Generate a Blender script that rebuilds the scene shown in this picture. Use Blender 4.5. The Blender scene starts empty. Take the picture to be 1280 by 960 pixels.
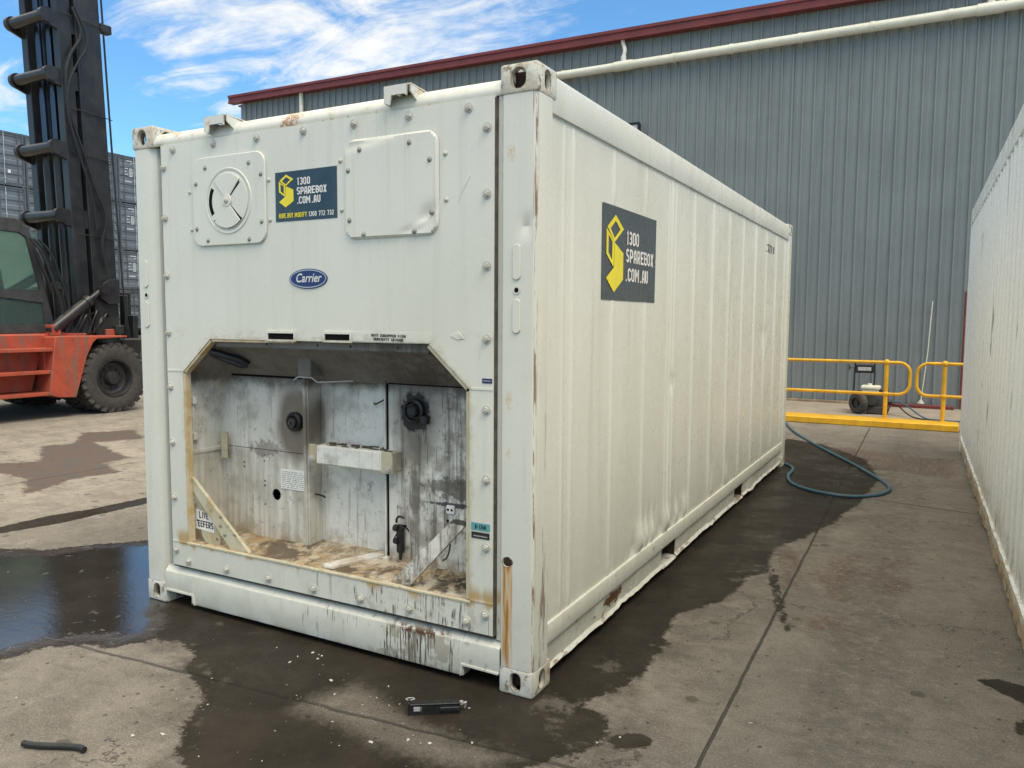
import bpy, bmesh, math, random, json
import numpy as np
from mathutils import Vector, Matrix, noise as mnoise
R = math.radians
random.seed(7)
S = bpy.context.scene
COL = S.collection

# ------------------------------------------------------------------ camera
cam_d = bpy.data.cameras.new('camera'); cam = bpy.data.objects.new('camera', cam_d); COL.objects.link(cam)
S.camera = cam
yaw, pit, rol = -0.498271425, -0.0841517787, 0.00593986648
fwd = Vector((math.sin(yaw)*math.cos(pit), math.cos(yaw)*math.cos(pit), math.sin(pit)))
rt = fwd.cross(Vector((0, 0, 1))).normalized(); up = rt.cross(fwd)
rt2 = rt*math.cos(rol)+up*math.sin(rol); up2 = -rt*math.sin(rol)+up*math.cos(rol)
cam.matrix_world = Matrix(((rt2.x, up2.x, -fwd.x, 1.41307834), (rt2.y, up2.y, -fwd.y, -2.79012212),
                           (rt2.z, up2.z, -fwd.z, 1.58711637), (0, 0, 0, 1)))
cam_d.sensor_width = 36; cam_d.lens = 975.27/1280*36
cam_d.clip_start = .05; cam_d.clip_end = 6000

# ------------------------------------------------------------------ light
SUN_EL, SUN_AZ = R(58), R(116)          # azimuth from +Y clockwise
sd = Vector((math.sin(SUN_AZ)*math.cos(SUN_EL), math.cos(SUN_AZ)*math.cos(SUN_EL), math.sin(SUN_EL)))
sun_d = bpy.data.lights.new('sun', 'SUN'); sun = bpy.data.objects.new('sun', sun_d); COL.objects.link(sun)
sun_d.energy = 1.5; sun_d.angle = R(30); sun_d.color = (1, .89, .74)
sun.rotation_euler = (-sd).to_track_quat('-Z', 'Y').to_euler()
sun.location = (0, 0, 30)
w = bpy.data.worlds.new('World'); S.world = w; w.use_nodes = True
nt = w.node_tree; nt.nodes.clear()

class V:                                   # small expression helper over shader nodes
    nt = None
    def __init__(s, sock): s.s = sock
    @staticmethod
    def m(op, a, b=None, c=None):
        n = V.nt.nodes.new('ShaderNodeMath'); n.operation = op
        for i, q in enumerate((a, b, c)):
            if q is None: continue
            if isinstance(q, V): V.nt.links.new(q.s, n.inputs[i])
            else: n.inputs[i].default_value = q
        return V(n.outputs[0])
    def __add__(a, b): return V.m('ADD', a, b)
    __radd__ = __add__
    def __sub__(a, b): return V.m('SUBTRACT', a, b)
    def __rsub__(a, b): return V.m('SUBTRACT', b, a)
    def __mul__(a, b): return V.m('MULTIPLY', a, b)
    __rmul__ = __mul__
    def __truediv__(a, b): return V.m('DIVIDE', a, b)
def vmin(a, b): return V.m('MINIMUM', a, b)
def vmax(a, b): return V.m('MAXIMUM', a, b)
def vabs(a): return V.m('ABSOLUTE', a)
def vsqrt(a): return V.m('SQRT', a)
def sm(x, a, b, lo=0., hi=1.):             # smoothstep a->b gives lo->hi
    n = V.nt.nodes.new('ShaderNodeMapRange'); n.interpolation_type = 'SMOOTHSTEP'
    V.nt.links.new(x.s, n.inputs['Value'])
    if a > b: a, b, lo, hi = b, a, hi, lo
    for k, q in (('From Min', a), ('From Max', b), ('To Min', lo), ('To Max', hi)): n.inputs[k].default_value = q
    return V(n.outputs[0])
def comb(x, y, z):
    n = V.nt.nodes.new('ShaderNodeCombineXYZ')
    for i, q in enumerate((x, y, z)):
        if isinstance(q, V): V.nt.links.new(q.s, n.inputs[i])
        else: n.inputs[i].default_value = q
    return V(n.outputs[0])
def sep(v):
    n = V.nt.nodes.new('ShaderNodeSeparateXYZ'); V.nt.links.new(v.s, n.inputs[0])
    return V(n.outputs[0]), V(n.outputs[1]), V(n.outputs[2])
def scaled(v, s, off=(0, 0, 0)):
    n = V.nt.nodes.new('ShaderNodeMapping'); V.nt.links.new(v.s, n.inputs[0])
    n.inputs['Scale'].default_value = s; n.inputs['Location'].default_value = off
    return V(n.outputs[0])
def nz(v, s=1., det=4., rough=.55, dist=0.):
    n = V.nt.nodes.new('ShaderNodeTexNoise')
    V.nt.links.new(v.s, n.inputs['Vector'])
    n.inputs['Scale'].default_value = s; n.inputs['Detail'].default_value = det
    n.inputs['Roughness'].default_value = rough; n.inputs['Distortion'].default_value = dist
    return V(n.outputs[0])
def vor(v, s=1., feat='F1', rnd=1.):
    n = V.nt.nodes.new('ShaderNodeTexVoronoi'); n.feature = feat
    V.nt.links.new(v.s, n.inputs['Vector']); n.inputs['Scale'].default_value = s; n.inputs['Randomness'].default_value = rnd
    return V(n.outputs[0])
def colr(c):
    n = V.nt.nodes.new('ShaderNodeRGB'); n.outputs[0].default_value = (*c, 1); return V(n.outputs[0])
def mix(f, a, b):
    n = V.nt.nodes.new('ShaderNodeMix'); n.data_type = 'RGBA'
    if isinstance(f, V): V.nt.links.new(f.s, n.inputs[0])
    else: n.inputs[0].default_value = f
    for i, q in ((6, a), (7, b)):
        if isinstance(q, V): V.nt.links.new(q.s, n.inputs[i])
        else: n.inputs[i].default_value = (*q, 1)
    return V(n.outputs[2])
def edge(r):                               # wear on sharp edges: how far a rounded normal departs from the true one
    b = V.nt.nodes.new('ShaderNodeBevel'); b.samples = 6; b.inputs['Radius'].default_value = r
    g = V.nt.nodes.new('ShaderNodeNewGeometry'); d = V.nt.nodes.new('ShaderNodeVectorMath'); d.operation = 'DOT_PRODUCT'
    V.nt.links.new(b.outputs[0], d.inputs[0]); V.nt.links.new(g.outputs['True Normal'], d.inputs[1])
    return 1.-V(d.outputs['Value'])
def gpos():
    n = V.nt.nodes.new('ShaderNodeNewGeometry'); return V(n.outputs['Position'])
def opos():
    n = V.nt.nodes.new('ShaderNodeTexCoord'); return V(n.outputs['Object'])

# --- sky: Nishita with bright broken cloud
V.nt = nt
sky = nt.nodes.new('ShaderNodeTexSky'); sky.sky_type = 'NISHITA'; sky.sun_disc = False
sky.sun_elevation = SUN_EL; sky.sun_rotation = SUN_AZ; sky.altitude = 20; sky.air_density = 1.0; sky.dust_density = .3; sky.ozone_density = 2.2
tc = nt.nodes.new('ShaderNodeTexCoord'); dvec = V(tc.outputs['Generated'])
dx, dy, dz = sep(dvec)
den = vmax(dz, .03)+.12
pl = comb(dx/den, dy/den, 0.)
c1 = nz(scaled(pl, (1, 1.5, 1), (3.1, 1.3, 0)), .85, 7, .6, .5)
c2 = nz(scaled(pl, (1, 1, 1), (7, 2, 0)), 5.5, 6, .62, .4)
c3 = nz(scaled(pl, (1, 2.2, 1), (1, 9, 0)), 2.2, 7, .65, 1.2)
cl = sm(c1*.50+c2*.16+c3*.34-sm(dx, -.45, -.72)*.02, .462, .615)
cl = vmax(cl, sm(dz, .40, .62)*sm(c1, .30, .42))*sm(dz, -.02, .1)  # fuller overhead cloud, out of view, added to raise the light
mm = nt.nodes.new('ShaderNodeVectorMath'); mm.operation = 'MULTIPLY'; nt.links.new(sky.outputs[0], mm.inputs[0]); mm.inputs[1].default_value = (.56, .87, 1.02)
cb = sm(dz, .35, .75)                        # unseen overhead cloud made brighter to add light to the scene
skyc = mix(cl*.94, V(mm.outputs[0]), mix(cb, (5.2, 5.15, 4.95), (11.3, 10.4, 8.7)))
bg = nt.nodes.new('ShaderNodeBackground'); bg.inputs['Strength'].default_value = .125
nt.links.new(skyc.s, bg.inputs['Color'])
wo = nt.nodes.new('ShaderNodeOutputWorld'); nt.links.new(bg.outputs[0], wo.inputs[0])
S.view_settings.view_transform = 'Standard'; S.view_settings.look = 'None'
S.view_settings.exposure = 0.7; S.view_settings.gamma = 1; S.view_settings.use_curve_mapping = False
S.render.engine = 'CYCLES'

# ------------------------------------------------------------------ object helpers
ORG = {}
def tag(o, label=None, cat=None, group=None, kind=None):
    if label: o['label'] = label
    if cat: o['category'] = cat
    if group: o['group'] = group
    if kind: o['kind'] = kind
    return o
def thing(name, label, cat, loc=(0, 0, 0), rotz=0, group=None, local=False):
    o = bpy.data.objects.new(name, None); COL.objects.link(o)
    o.location = loc; o.rotation_euler = (0, 0, rotz); o.empty_display_size = .2
    ORG[o.name] = Vector((0, 0, 0)) if local else Vector(loc)
    return tag(o, label, cat, group)
def link(name, me, m, parent=None, loc=None, rot=None):
    if m is not None and not me.materials: me.materials.append(m)
    o = bpy.data.objects.new(name, me); COL.objects.link(o)
    if parent is not None:
        o.parent = parent; ORG[o.name] = ORG[parent.name]
        if loc is not None:
            o.location = Vector(loc)-ORG[parent.name]
            ORG[o.name] = Vector(loc)
            if parent.parent is not None: o.location = Vector(loc)-ORG[parent.name]
    else:
        ORG[o.name] = Vector((0, 0, 0))
        if loc is not None: o.location = loc
    if rot is not None: o.rotation_euler = rot
    return o
class MB:
    def __init__(s): s.b = bmesh.new()
    def box(s, x0, x1, y0, y1, z0, z1, bev=0., seg=1, mtx=None):
        b = bmesh.new(); bmesh.ops.create_cube(b, size=1)
        for v in b.verts:
            v.co = Vector(((x0+x1)/2+v.co.x*(x1-x0), (y0+y1)/2+v.co.y*(y1-y0), (z0+z1)/2+v.co.z*(z1-z0)))
        if bev: bmesh.ops.bevel(b, geom=list(b.edges), offset=bev, segments=seg, affect='EDGES', profile=.5)
        if mtx is not None: b.transform(mtx)
        s.join(b); return s
    def join(s, b):
        me = bpy.data.meshes.new('t'); b.to_mesh(me); b.free(); s.b.from_mesh(me); bpy.data.meshes.remove(me)
    def rawmesh(s, vs, fs):
        vv = [s.b.verts.new(v) for v in vs]
        for f in fs:
            try: s.b.faces.new([vv[i] for i in f])
            except ValueError: pass
        return s
    def cyl(s, p0, p1, r0, r1=None, n=16, cap=True):
        r1 = r0 if r1 is None else r1
        p0, p1 = Vector(p0), Vector(p1); d = (p1-p0).normalized()
        a = d.orthogonal().normalized(); c = d.cross(a)
        vs = []
        for p, r in ((p0, r0), (p1, r1)):
            for i in range(n):
                t = 2*math.pi*i/n; vs.append(p+a*math.cos(t)*r+c*math.sin(t)*r)
        fs = [(i, (i+1) % n, n+(i+1) % n, n+i) for i in range(n)]
        if cap: fs += [tuple(range(n-1, -1, -1)), tuple(range(n, 2*n))]
        return s.rawmesh(vs, fs)
    def tube(s, pts, r, n=8, closed=False, smooth=0):
        pts = [Vector(p) for p in pts]
        for _ in range(smooth):
            q = []
            L = len(pts)
            rng = range(L if closed else L-1)
            if not closed: q.append(pts[0])
            for i in rng:
                a, b = pts[i], pts[(i+1) % L]
                q += [a*.75+b*.25, a*.25+b*.75]
            if not closed: q.append(pts[-1])
            pts = q
        vs, fs = [], []; L = len(pts); prev = None
        for i, p in enumerate(pts):
            if closed: d = pts[(i+1) % L]-pts[i-1]
            else: d = pts[min(i+1, L-1)]-pts[max(i-1, 0)]
            d.normalize()
            if prev is None: a = d.orthogonal().normalized()
            else:
                a = prev-d*prev.dot(d)
                if a.length < 1e-5: a = d.orthogonal()
                a.normalize()
            prev = a; c = d.cross(a)
            rr = r(i/(L-1)) if callable(r) else r
            for k in range(n):
                t = 2*math.pi*k/n; vs.append(p+a*math.cos(t)*rr+c*math.sin(t)*rr)
        for i in range(L if closed else L-1):
            j = (i+1) % L
            for k in range(n): fs.append((i*n+k, i*n+(k+1) % n, j*n+(k+1) % n, j*n+k))
        if not closed: fs += [tuple(range(n-1, -1, -1)), tuple(range((L-1)*n, L*n))]
        return s.rawmesh(vs, fs)
    def prism(s, poly, ax, a, b, bev=0.):      # poly: 2-D outline; ax: extrusion axis; holes not handled
        def P(u, v, t): return {'x': (t, u, v), 'y': (u, t, v), 'z': (u, v, t)}[ax]
        n = len(poly); q = bmesh.new()
        v0 = [q.verts.new(P(*p, a)) for p in poly]; v1 = [q.verts.new(P(*p, b)) for p in poly]
        q.faces.new(v0); q.faces.new(v1[::-1])
        for i in range(n): q.faces.new((v0[i], v1[i], v1[(i+1) % n], v0[(i+1) % n]))
        bmesh.ops.recalc_face_normals(q, faces=q.faces)
        if bev: bmesh.ops.bevel(q, geom=list(q.edges), offset=bev, segments=1, affect='EDGES')
        s.join(q); return s
    def plate(s, outer, holes, ax, a, b, bev=0.):     # flat plate with holes, between a and b along ax
        def P(u, v, t): return {'x': (t, u, v), 'y': (u, t, v), 'z': (u, v, t)}[ax]
        q = bmesh.new(); eds = []
        for loop in [outer]+holes:
            vs = [q.verts.new(P(*p, a)) for p in loop]
            eds += [q.edges.new((vs[i], vs[(i+1) % len(vs)])) for i in range(len(vs))]
        r = bmesh.ops.triangle_fill(q, use_beauty=True, use_dissolve=False, edges=eds)
        fs = [f for f in r['geom'] if isinstance(f, bmesh.types.BMFace)]
        ex = bmesh.ops.extrude_face_region(q, geom=fs)
        vv = [e for e in ex['geom'] if isinstance(e, bmesh.types.BMVert)]
        d = Vector(P(0, 0, b))-Vector(P(0, 0, a))
        bmesh.ops.translate(q, vec=d, verts=vv)
        bmesh.ops.recalc_face_normals(q, faces=q.faces)
        if bev:
            sh = [e for e in q.edges if len(e.link_faces) == 2 and e.calc_face_angle(0) > .5]
            bmesh.ops.bevel(q, geom=sh, offset=bev, segments=2, affect='EDGES')
        s.join(q); return s
    def lathe(s, prof, mtx, n=32):           # prof: (r, t) rings about local Z; mtx places it
        vs, fs = [], []
        for r, t in prof:
            for k in range(n):
                a = 2*math.pi*k/n; vs.append(mtx @ Vector((r*math.cos(a), r*math.sin(a), t)))
        for i in range(len(prof)-1):
            for k in range(n): fs.append((i*n+k, i*n+(k+1) % n, (i+1)*n+(k+1) % n, (i+1)*n+k))
        return s.rawmesh(vs, fs)
    def mesh(s, name, org=Vector((0, 0, 0)), smooth=True, ang=35, fixn=True):
        if fixn: bmesh.ops.recalc_face_normals(s.b, faces=s.b.faces)
        bmesh.ops.translate(s.b, vec=-org, verts=s.b.verts)
        me = bpy.data.meshes.new(name); s.b.to_mesh(me); s.b.free()
        if smooth:
            me.shade_smooth(); me.set_sharp_from_angle(angle=R(ang))
        return me
    def build(s, name, m, parent=None, smooth=True, ang=35, fixn=True):
        org = ORG[parent.name] if parent is not None else Vector((0, 0, 0))
        return link(name, s.mesh(name, org, smooth, ang, fixn), m, parent)
    def top(s, name, m, loc, label, cat, group=None, kind=None, smooth=True, ang=35):
        o = link(name, s.mesh(name, Vector(loc), smooth, ang), m, None, loc)
        ORG[o.name] = Vector(loc); return tag(o, label, cat, group, kind)
def rrect(x0, x1, z0, z1, r, n=5):
    out = []
    for cx, cz, a0 in ((x1-r, z1-r, 0), (x0+r, z1-r, 90), (x0+r, z0+r, 180), (x1-r, z0+r, 270)):
        for k in range(n+1):
            a = R(a0+90*k/n); out.append((cx+r*math.cos(a), cz+r*math.sin(a)))
    return out
def oval(cx, cz, w, h, n=8):
    return rrect(cx-w/2, cx+w/2, cz-h/2, cz+h/2, min(w, h)/2*.98, n)
def circ(cx, cz, r, n=28): return [(cx+r*math.cos(2*math.pi*k/n), cz+r*math.sin(2*math.pi*k/n)) for k in range(n)]
def boolean_sub(me, cutters):
    o = bpy.data.objects.new('t', me); COL.objects.link(o); tmp = [o]
    for c in cutters:
        q = bpy.data.objects.new('t', c); COL.objects.link(q); tmp.append(q)
        md = o.modifiers.new('b', 'BOOLEAN'); md.operation = 'DIFFERENCE'; md.solver = 'EXACT'; md.object = q
    dg = bpy.context.evaluated_depsgraph_get(); dg.update()
    r = bpy.data.meshes.new_from_object(o.evaluated_get(dg))
    for q in tmp: bpy.data.objects.remove(q)
    return r
def copy_tree(o, parent=None):
    c = o.copy(); COL.objects.link(c)
    if parent is not None: c.parent = parent
    ORG[c.name] = ORG.get(o.name, Vector((0, 0, 0)))
    for ch in list(o.children): copy_tree(ch, c)
    return c

# ------------------------------------------------------------------ materials
def mat(name, fn=None, col=(.5, .5, .5), rough=.5, metal=0., spec=.5, bump=None, trans=0., coat=0., ior=1.45):
    m = bpy.data.materials.new(name); m.use_nodes = True; t = m.node_tree; V.nt = t
    b = t.nodes['Principled BSDF']
    b.inputs['Base Color'].default_value = (*col, 1); b.inputs['Roughness'].default_value = rough
    b.inputs['Metallic'].default_value = metal; b.inputs['Specular IOR Level'].default_value = spec
    b.inputs['Transmission Weight'].default_value = trans; b.inputs['Coat Weight'].default_value = coat; b.inputs['IOR'].default_value = ior
    if fn:
        r = fn()
        if 'c' in r: t.links.new(r['c'].s, b.inputs['Base Color'])
        if 'r' in r: t.links.new(r['r'].s, b.inputs['Roughness'])
        if 's' in r: t.links.new(r['s'].s, b.inputs['Specular IOR Level'])
        if 'm' in r: t.links.new(r['m'].s, b.inputs['Metallic'])
        if 'h' in r:
            bp = t.nodes.new('ShaderNodeBump'); bp.inputs['Distance'].default_value = r.get('hd', .01)
            bp.inputs['Strength'].default_value = r.get('hs', .6)
            t.links.new(r['h'].s, bp.inputs['Height']); t.links.new(bp.outputs[0], b.inputs['Normal'])
    return m
def box_mask(c, x0, x1, e):       # soft window on one coordinate
    return sm(c, x0-e, x0+e)*sm(c, x1+e, x1-e)
def ell(u, v, cu, cv, ru, rv, nn, amp=.35, soft=.35):
    d = vsqrt((u-cu)*(u-cu)*(1/ru**2)+(v-cv)*(v-cv)*(1/rv**2))+(nn-.5)*amp*2
    return sm(d, 1+soft*.5, 1-soft*.5)
WHITE = (.645, .655, .60)
def white_paint(kind='side'):
    def f():
        p = gpos(); x, y, z = sep(p)
        big = nz(p, 1.3, 3, .5); fine = nz(p, 60, 4, .6); med = nz(p, 7, 5, .6)
        st = nz(scaled(p, (16, 16, .55)), 1, 5, .6)       # rain streaks down the sheet
        st2 = nz(scaled(p, (60, 60, 1.2), (4, 2, 9)), 1, 4, .6)
        c = mix(sm(big, .3, .7), WHITE, (.60, .612, .545))
        c = mix(sm(st, .5, .78)*.35, c, (.44, .45, .37))
        c = mix(sm(st2, .62, .8)*.22, c, (.34, .34, .27))
        c = mix(sm(st, .42, .25)*.3, c, (.68, .69, .63))
        low = sm(z, .75, .05)
        c = mix(low*sm(med, .35, .75)*.35, c, (.36, .34, .26))
        ch = nz(p, 34, 6, .7); chm = sm(ch+low*.045+sm(nz(p, 2.2, 2), .5, .75)*.05, .735+(.05 if kind in ('side', 'neigh') else 0), .76+(.05 if kind in ('side', 'neigh') else 0))
        c = mix(chm*(.5 if kind in ('side', 'neigh') else .85), c, (.13, .09, .06))
        rough = .24+sm(med, .3, .8)*.16+chm*.3
        h = fine*.12+chm*-.3
        if kind == 'front':
            nn = nz(p, 26, 5, .6)
            # yellowed faint runs from the header bolts
            rr = sm(nz(scaled(p, (22, 22, .3), (1, 1, 5)), 1, 3), .6, .72)*sm(z, 1.5, 2.5)
            c = mix(rr*.3, c, (.48, .38, .2))
            # smudged dirt round the edge of the opening
            dd = vmax(vmax(vabs(x+1.19)-.885, z-1.473), (vabs(x+1.19)-.885)*.666+(z-1.29)*.746)
            dd = vmax(dd, .372-z)
            ed_ = sm(dd+(nz(p, 30, 5, .7)-.5)*.09+(med-.5)*.06, .03, -.012)
            c = mix(ed_*.5, c, (.40, .34, .22))
            c = mix(sm(dd+(nz(p, 70, 5, .75)-.5)*.05, .005, -.012)*sm(nz(p, 16, 4), .5, .6)*.6, c, (.16, .12, .08))
            # soot that has crept out over the top lip
            c = mix(sm(nz(scaled(p, (8, 8, 14)), 1, 5, .7), .5, .66)*box_mask(z, 1.475, 1.52, .02)*.4, c, (.27, .24, .19))
            # black drips low on the right
            dr = sm(nz(scaled(p, (105, 10, 5), (3, 0, 1)), 1, 3, .6)+box_mask(x, -.95, -.2, .12)*.06, .58, .64)*sm(nz(scaled(p, (9, 9, 9), (3, 0, 1)), 1, 4), .46, .56)*sm(z, .42, .34)*box_mask(x, -1.2, -.1, .1)
            c = mix(dr*.85, c, (.06, .05, .04))
            c = mix(sm(nz(p, 15, 5, .7), .5, .62)*sm(z, .38, .28)*box_mask(x, -1.0, -.2, .1)*.4, c, (.30, .27, .22))
            tr = sm(nz(scaled(p, (9, 9, 3)), 1, 4)+sm(z, .33, .4)*.16, .55, .66)*sm(z, .31, .36)*sm(z, .46, .4)
            c = mix(tr*.85, c, (.42, .28, .11))
            rough = rough+dr*.2
        if kind == 'beam':
            dr = sm(nz(scaled(p, (95, 10, 6), (1, 0, 2)), 1, 3, .6)+box_mask(x, -.78, -.42, .12)*.09+box_mask(z, .13, .2, .03)*.03, .585, .64)*sm(nz(scaled(p, (7, 7, 3), (1, 5, 2)), 1, 4)+box_mask(x, -.8, -.4, .12)*.12, .49, .58)*box_mask(x, -1.35, -.1, .15)
            c = mix(dr*.9, c, (.05, .042, .034))
            wm = sm(nz(p, 12, 4)+box_mask(x, -.75, -.3, .15)*.1, .56, .66)*box_mask(x, -.85, -.2, .1)
            c = mix(wm*.6, c, (.25, .22, .17))
            c = mix(sm(z, .172, .20)*sm(nz(p, 20, 5), .35, .5)*.8, c, (.70, .695, .62))  # upward slope painted paler, its highlight put into the colour
            c = mix(sm(z, .205, .222)*.7, c, (.12, .10, .08))
            fl = sm(nz(p, 22, 5, .65)+box_mask(x, -.68, -.46, .05)*.17, .62, .66)*box_mask(z, .165, .20, .012)*box_mask(x, -.9, -.25, .1)
            c = mix(fl, c, (.10, .05, .03))
            c = mix(sm(z, .06, .01)*sm(med, .35, .6)*.6, c, (.2, .15, .09))
        if kind == 'post':
            nn = nz(scaled(p, (60, 60, 4)), 1, 4)
            rs = box_mask(x, -.146, -.1, .005)*sm(z, .05, .2)*sm(z, .585, .57)*sm(y, .04, .01)
            c = mix(rs*sm(nn, .25, .6)*.9, c, (.5, .26, .05))
            rs2 = box_mask(x, -.14, -.106, .006)*sm(z, .02, .2)*sm(z, .58, .57)*sm(y, .04, .01)
            c = mix(rs2*sm(nn, .5, .6)*.6, c, (.24, .09, .02))
            rb = ell(x, z, -.123, .572, .026, .021, nz(p, 60), .25, .2)*sm(y, .04, .01)
            c = mix(rb, c, (.035, .02, .015))
            cr = sm(nz(scaled(p, (90, 90, 2.5), (2, 7, 1)), 1, 4), .52, .6)*box_mask(x, -.02, .01, .004)*sm(y, .03, .0)*sm(z, 1.7, 2.4)
            c = mix(cr*.85, c, (.22, .09, .03))
            crn = box_mask(x, -.010, .01, .002)*sm(y, .03, .01)
            c = mix(crn*sm(nz(scaled(p, (60, 60, 5), (2, 7, 4)), 1, 5, .7), .5, .58)*.85, c, (.15, .08, .045))
            scr = sm(nz(scaled(p, (26, 26, 1.6), (8, 7, 1)), 1, 5, .7), .57, .62)*sm(z, 1.6, .8)*sm(x, -.06, -.0)
            c = mix(scr*.8, c, (.16, .12, .08))
            spn = sm(nz(p, 110, 5, .75), .44, .56)
            sp = (ell(x, z, -.115, 2.245, .02, .03, nz(p, 40), .8, .8)+ell(x, z, -.12, 1.25, .014, .035, nz(p, 40), .8, .8)+ell(x, z, -.12, 1.03, .012, .02, nz(p, 40), .8, .8))*spn
            c = mix(vmin(sp, 1.)*.6*sm(y, .04, .01), c, (.5, .33, .12))
        if kind == 'cast':
            c = mix(sm(z, 1.5, 2.)*sm(nz(p, 12, 5, .7), .4, .6)*.55, c, (.40, .33, .23))
            rm = sm(nz(p, 22, 6, .7), .53, .62)
            c = mix(rm*.8, c, (.17, .10, .06)); rough = rough+rm*.3
            eg = edge(.012); c = mix(sm(eg+(med-.5)*.12, .04, .14)*sm(nz(p, 40, 5, .7), .36, .5)*.9, c, (.13, .075, .04))
            c = mix(sm(nz(p, 9, 4), .5, .65)*.4, c, (.42, .33, .2))
        if kind == 'header':
            eg = edge(.008); c = mix(sm(eg+(med-.5)*.15, .06, .16)*sm(nz(p, 30, 5, .7), .45, .55)*.8, c, (.3, .17, .08))
            rm = sm(nz(scaled(p, (5, 5, 10)), 1.6, 6, .7), .56, .66)
            c = mix(rm*.7, c, (.46, .3, .14))
            sp = ell(x, z, -1.3, 2.5, .055, .04, nz(p, 30, 5, .7), 1.1, .8)*sm(nz(p, 70, 5, .75), .38, .52)
            c = mix(sp*.9, c, (.32, .14, .04))
            ck = sm(nz(p, 30, 6, .7), .64, .68); c = mix(ck*.7, c, (.14, .08, .05))
        if kind in ('rail', 'side'):
            eg = edge(.006); c = mix(sm(eg+(med-.5)*.1, .08, .2)*sm(nz(p, 24, 6, .75), .58, .63)*.7, c, (.2, .12, .07))
        if kind == 'rail':
            rm = sm(nz(scaled(p, (6, 6, 18)), 1.5, 6, .7)+sm(z, .1, .03)*.12, .6, .68)
            c = mix(rm*.75, c, (.2, .12, .07))
            sp = ell(y, z, .98, .13, .12, .035, nz(scaled(p, (1, 1, 2)), 22, 6, .75), 1.8, .3)
            c = mix(sp, c, (.12, .06, .03))
        if kind == 'old':
            rm = sm(nz(scaled(p, (4, 4, 4)), 1.5, 6, .7)+sm(z, .3, .05)*.14, .5, .62)
            c = mix(rm*.85, c, (.40, .26, .11))
            rm2 = sm(nz(p, 14, 6, .7)+sm(z, .2, .03)*.1, .62, .66)
            c = mix(rm2*.85, c, (.09, .06, .04))
        if kind == 'neigh':
            c = mix(.7, c, (.76, .785, .785))
            c = mix(sm(z, .5, .22)*sm(nz(scaled(p, (9, 9, 2)), 1, 5, .7), .48, .62)*.6, c, (.36, .27, .15))
            scr = sm(nz(scaled(p, (18, 9, .8), (8, 7, 1)), 1, 5, .7), .63, .66)
            c = mix(scr*.75, c, (.10, .09, .09))
        return dict(c=c, r=rough, h=h+med*.25, hd=.004, hs=.12 if kind in ('side', 'neigh') else .3)
    return f
def recess_paint(dark=0., tan=0.):
    def f():
        p = gpos(); x, y, z = sep(p)
        med = nz(p, 7, 6, .65); fine = nz(p, 45, 5, .65); st = nz(scaled(p, (26, 26, 1.6)), 1, 5, .65)
        c = mix(sm(nz(p, 2.5, 3), .3, .7), (.78, .785, .74), (.64, .635, .585))
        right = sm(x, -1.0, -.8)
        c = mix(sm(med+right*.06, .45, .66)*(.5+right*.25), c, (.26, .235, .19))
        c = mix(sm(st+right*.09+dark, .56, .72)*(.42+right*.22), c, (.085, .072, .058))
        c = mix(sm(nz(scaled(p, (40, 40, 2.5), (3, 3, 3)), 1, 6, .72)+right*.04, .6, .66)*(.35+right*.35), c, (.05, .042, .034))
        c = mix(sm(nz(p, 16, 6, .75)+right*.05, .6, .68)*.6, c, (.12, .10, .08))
        # lower panel of the left bay is browner
        lb = sm(z, .88, .84)*sm(x, -1.4, -1.47)
        c = mix(lb*sm(st, .3, .6)*.5, c, (.33, .30, .23))
        # soot band along the ceiling joint
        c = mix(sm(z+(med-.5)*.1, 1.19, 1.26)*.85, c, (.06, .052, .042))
        # stain rings
        n2 = nz(p, 14, 4)
        c = mix(ell(x, z, -1.56, 1.02, .13, .20, n2, .25, .55)*.9, c, (.15, .12, .085))
        c = mix(ell(x, z, -.785, 1.12, .16, .2, n2, .4, .9)*.7, c, (.10, .088, .07))
        c = mix(ell(x, z, -.785, 1.13, .085, .095, nz(p, 30, 5), .5, .25), c, (.012, .012, .012))
        c = mix(ell(x, z, -1.78, .87, .1, .04, nz(p, 40, 6, .75), 2.2, .4)*.6, c, (.13, .10, .08))
        c = mix(ell(x, z, -.42, 1.05, .035, .2, nz(p, 26, 5, .7), .9, .4)*.85, c, (.05, .045, .04))
        c = mix(ell(x, z, -.5, .78, .22, .05, nz(p, 22, 5, .7), 1.2, .3)*.7, c, (.07, .06, .05))
        c = mix(ell(x, z, -.45, .7, .25, .012, nz(p, 22, 5, .7), .8, .3)*.9, c, (.03, .03, .03))
        spk = sm(nz(p, 38, 6, .72)+right*.03, .68, .71)
        c = mix(spk*.9, c, (.04, .033, .026))
        c = mix(sm(z, 1.30, 1.36)*.08, c, (.17, .155, .13))
        # rust creep near the floor
        c = mix(sm(z, .46, .37)*sm(med, .4, .6)*.6, c, (.36, .24, .11))
        return dict(c=c, r=.45+med*.2, h=fine*.4+med*.6, hd=.006, hs=.5)
    return f
def floor_paint():
    p = gpos(); a = nz(p, 5.5, 6, .65, .6); b = nz(scaled(p, (3, 9, 1), (4, 4, 4)), 1.6, 6, .7, .5); c3 = nz(p, 30, 5, .7)
    c = mix(sm(a, .35, .6), (.56, .52, .43), (.38, .30, .19))
    c = mix(sm(b, .52, .64)*.6, c, (.47, .29, .11))
    c = mix(sm(nz(scaled(p, (5, 3, 1), (9, 1, 4)), 1.4, 6, .7, .8), .47, .6)*.9, c, (.085, .062, .042))
    c = mix(sm(nz(p, 12, 6, .75), .5, .6)*.5, c, (.14, .11, .08))
    c = mix(sm(c3, .58, .64)*.8, c, (.07, .045, .03))
    return dict(c=c, r=.35+a*.4, h=c3, hd=.004, hs=.5)
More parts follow.
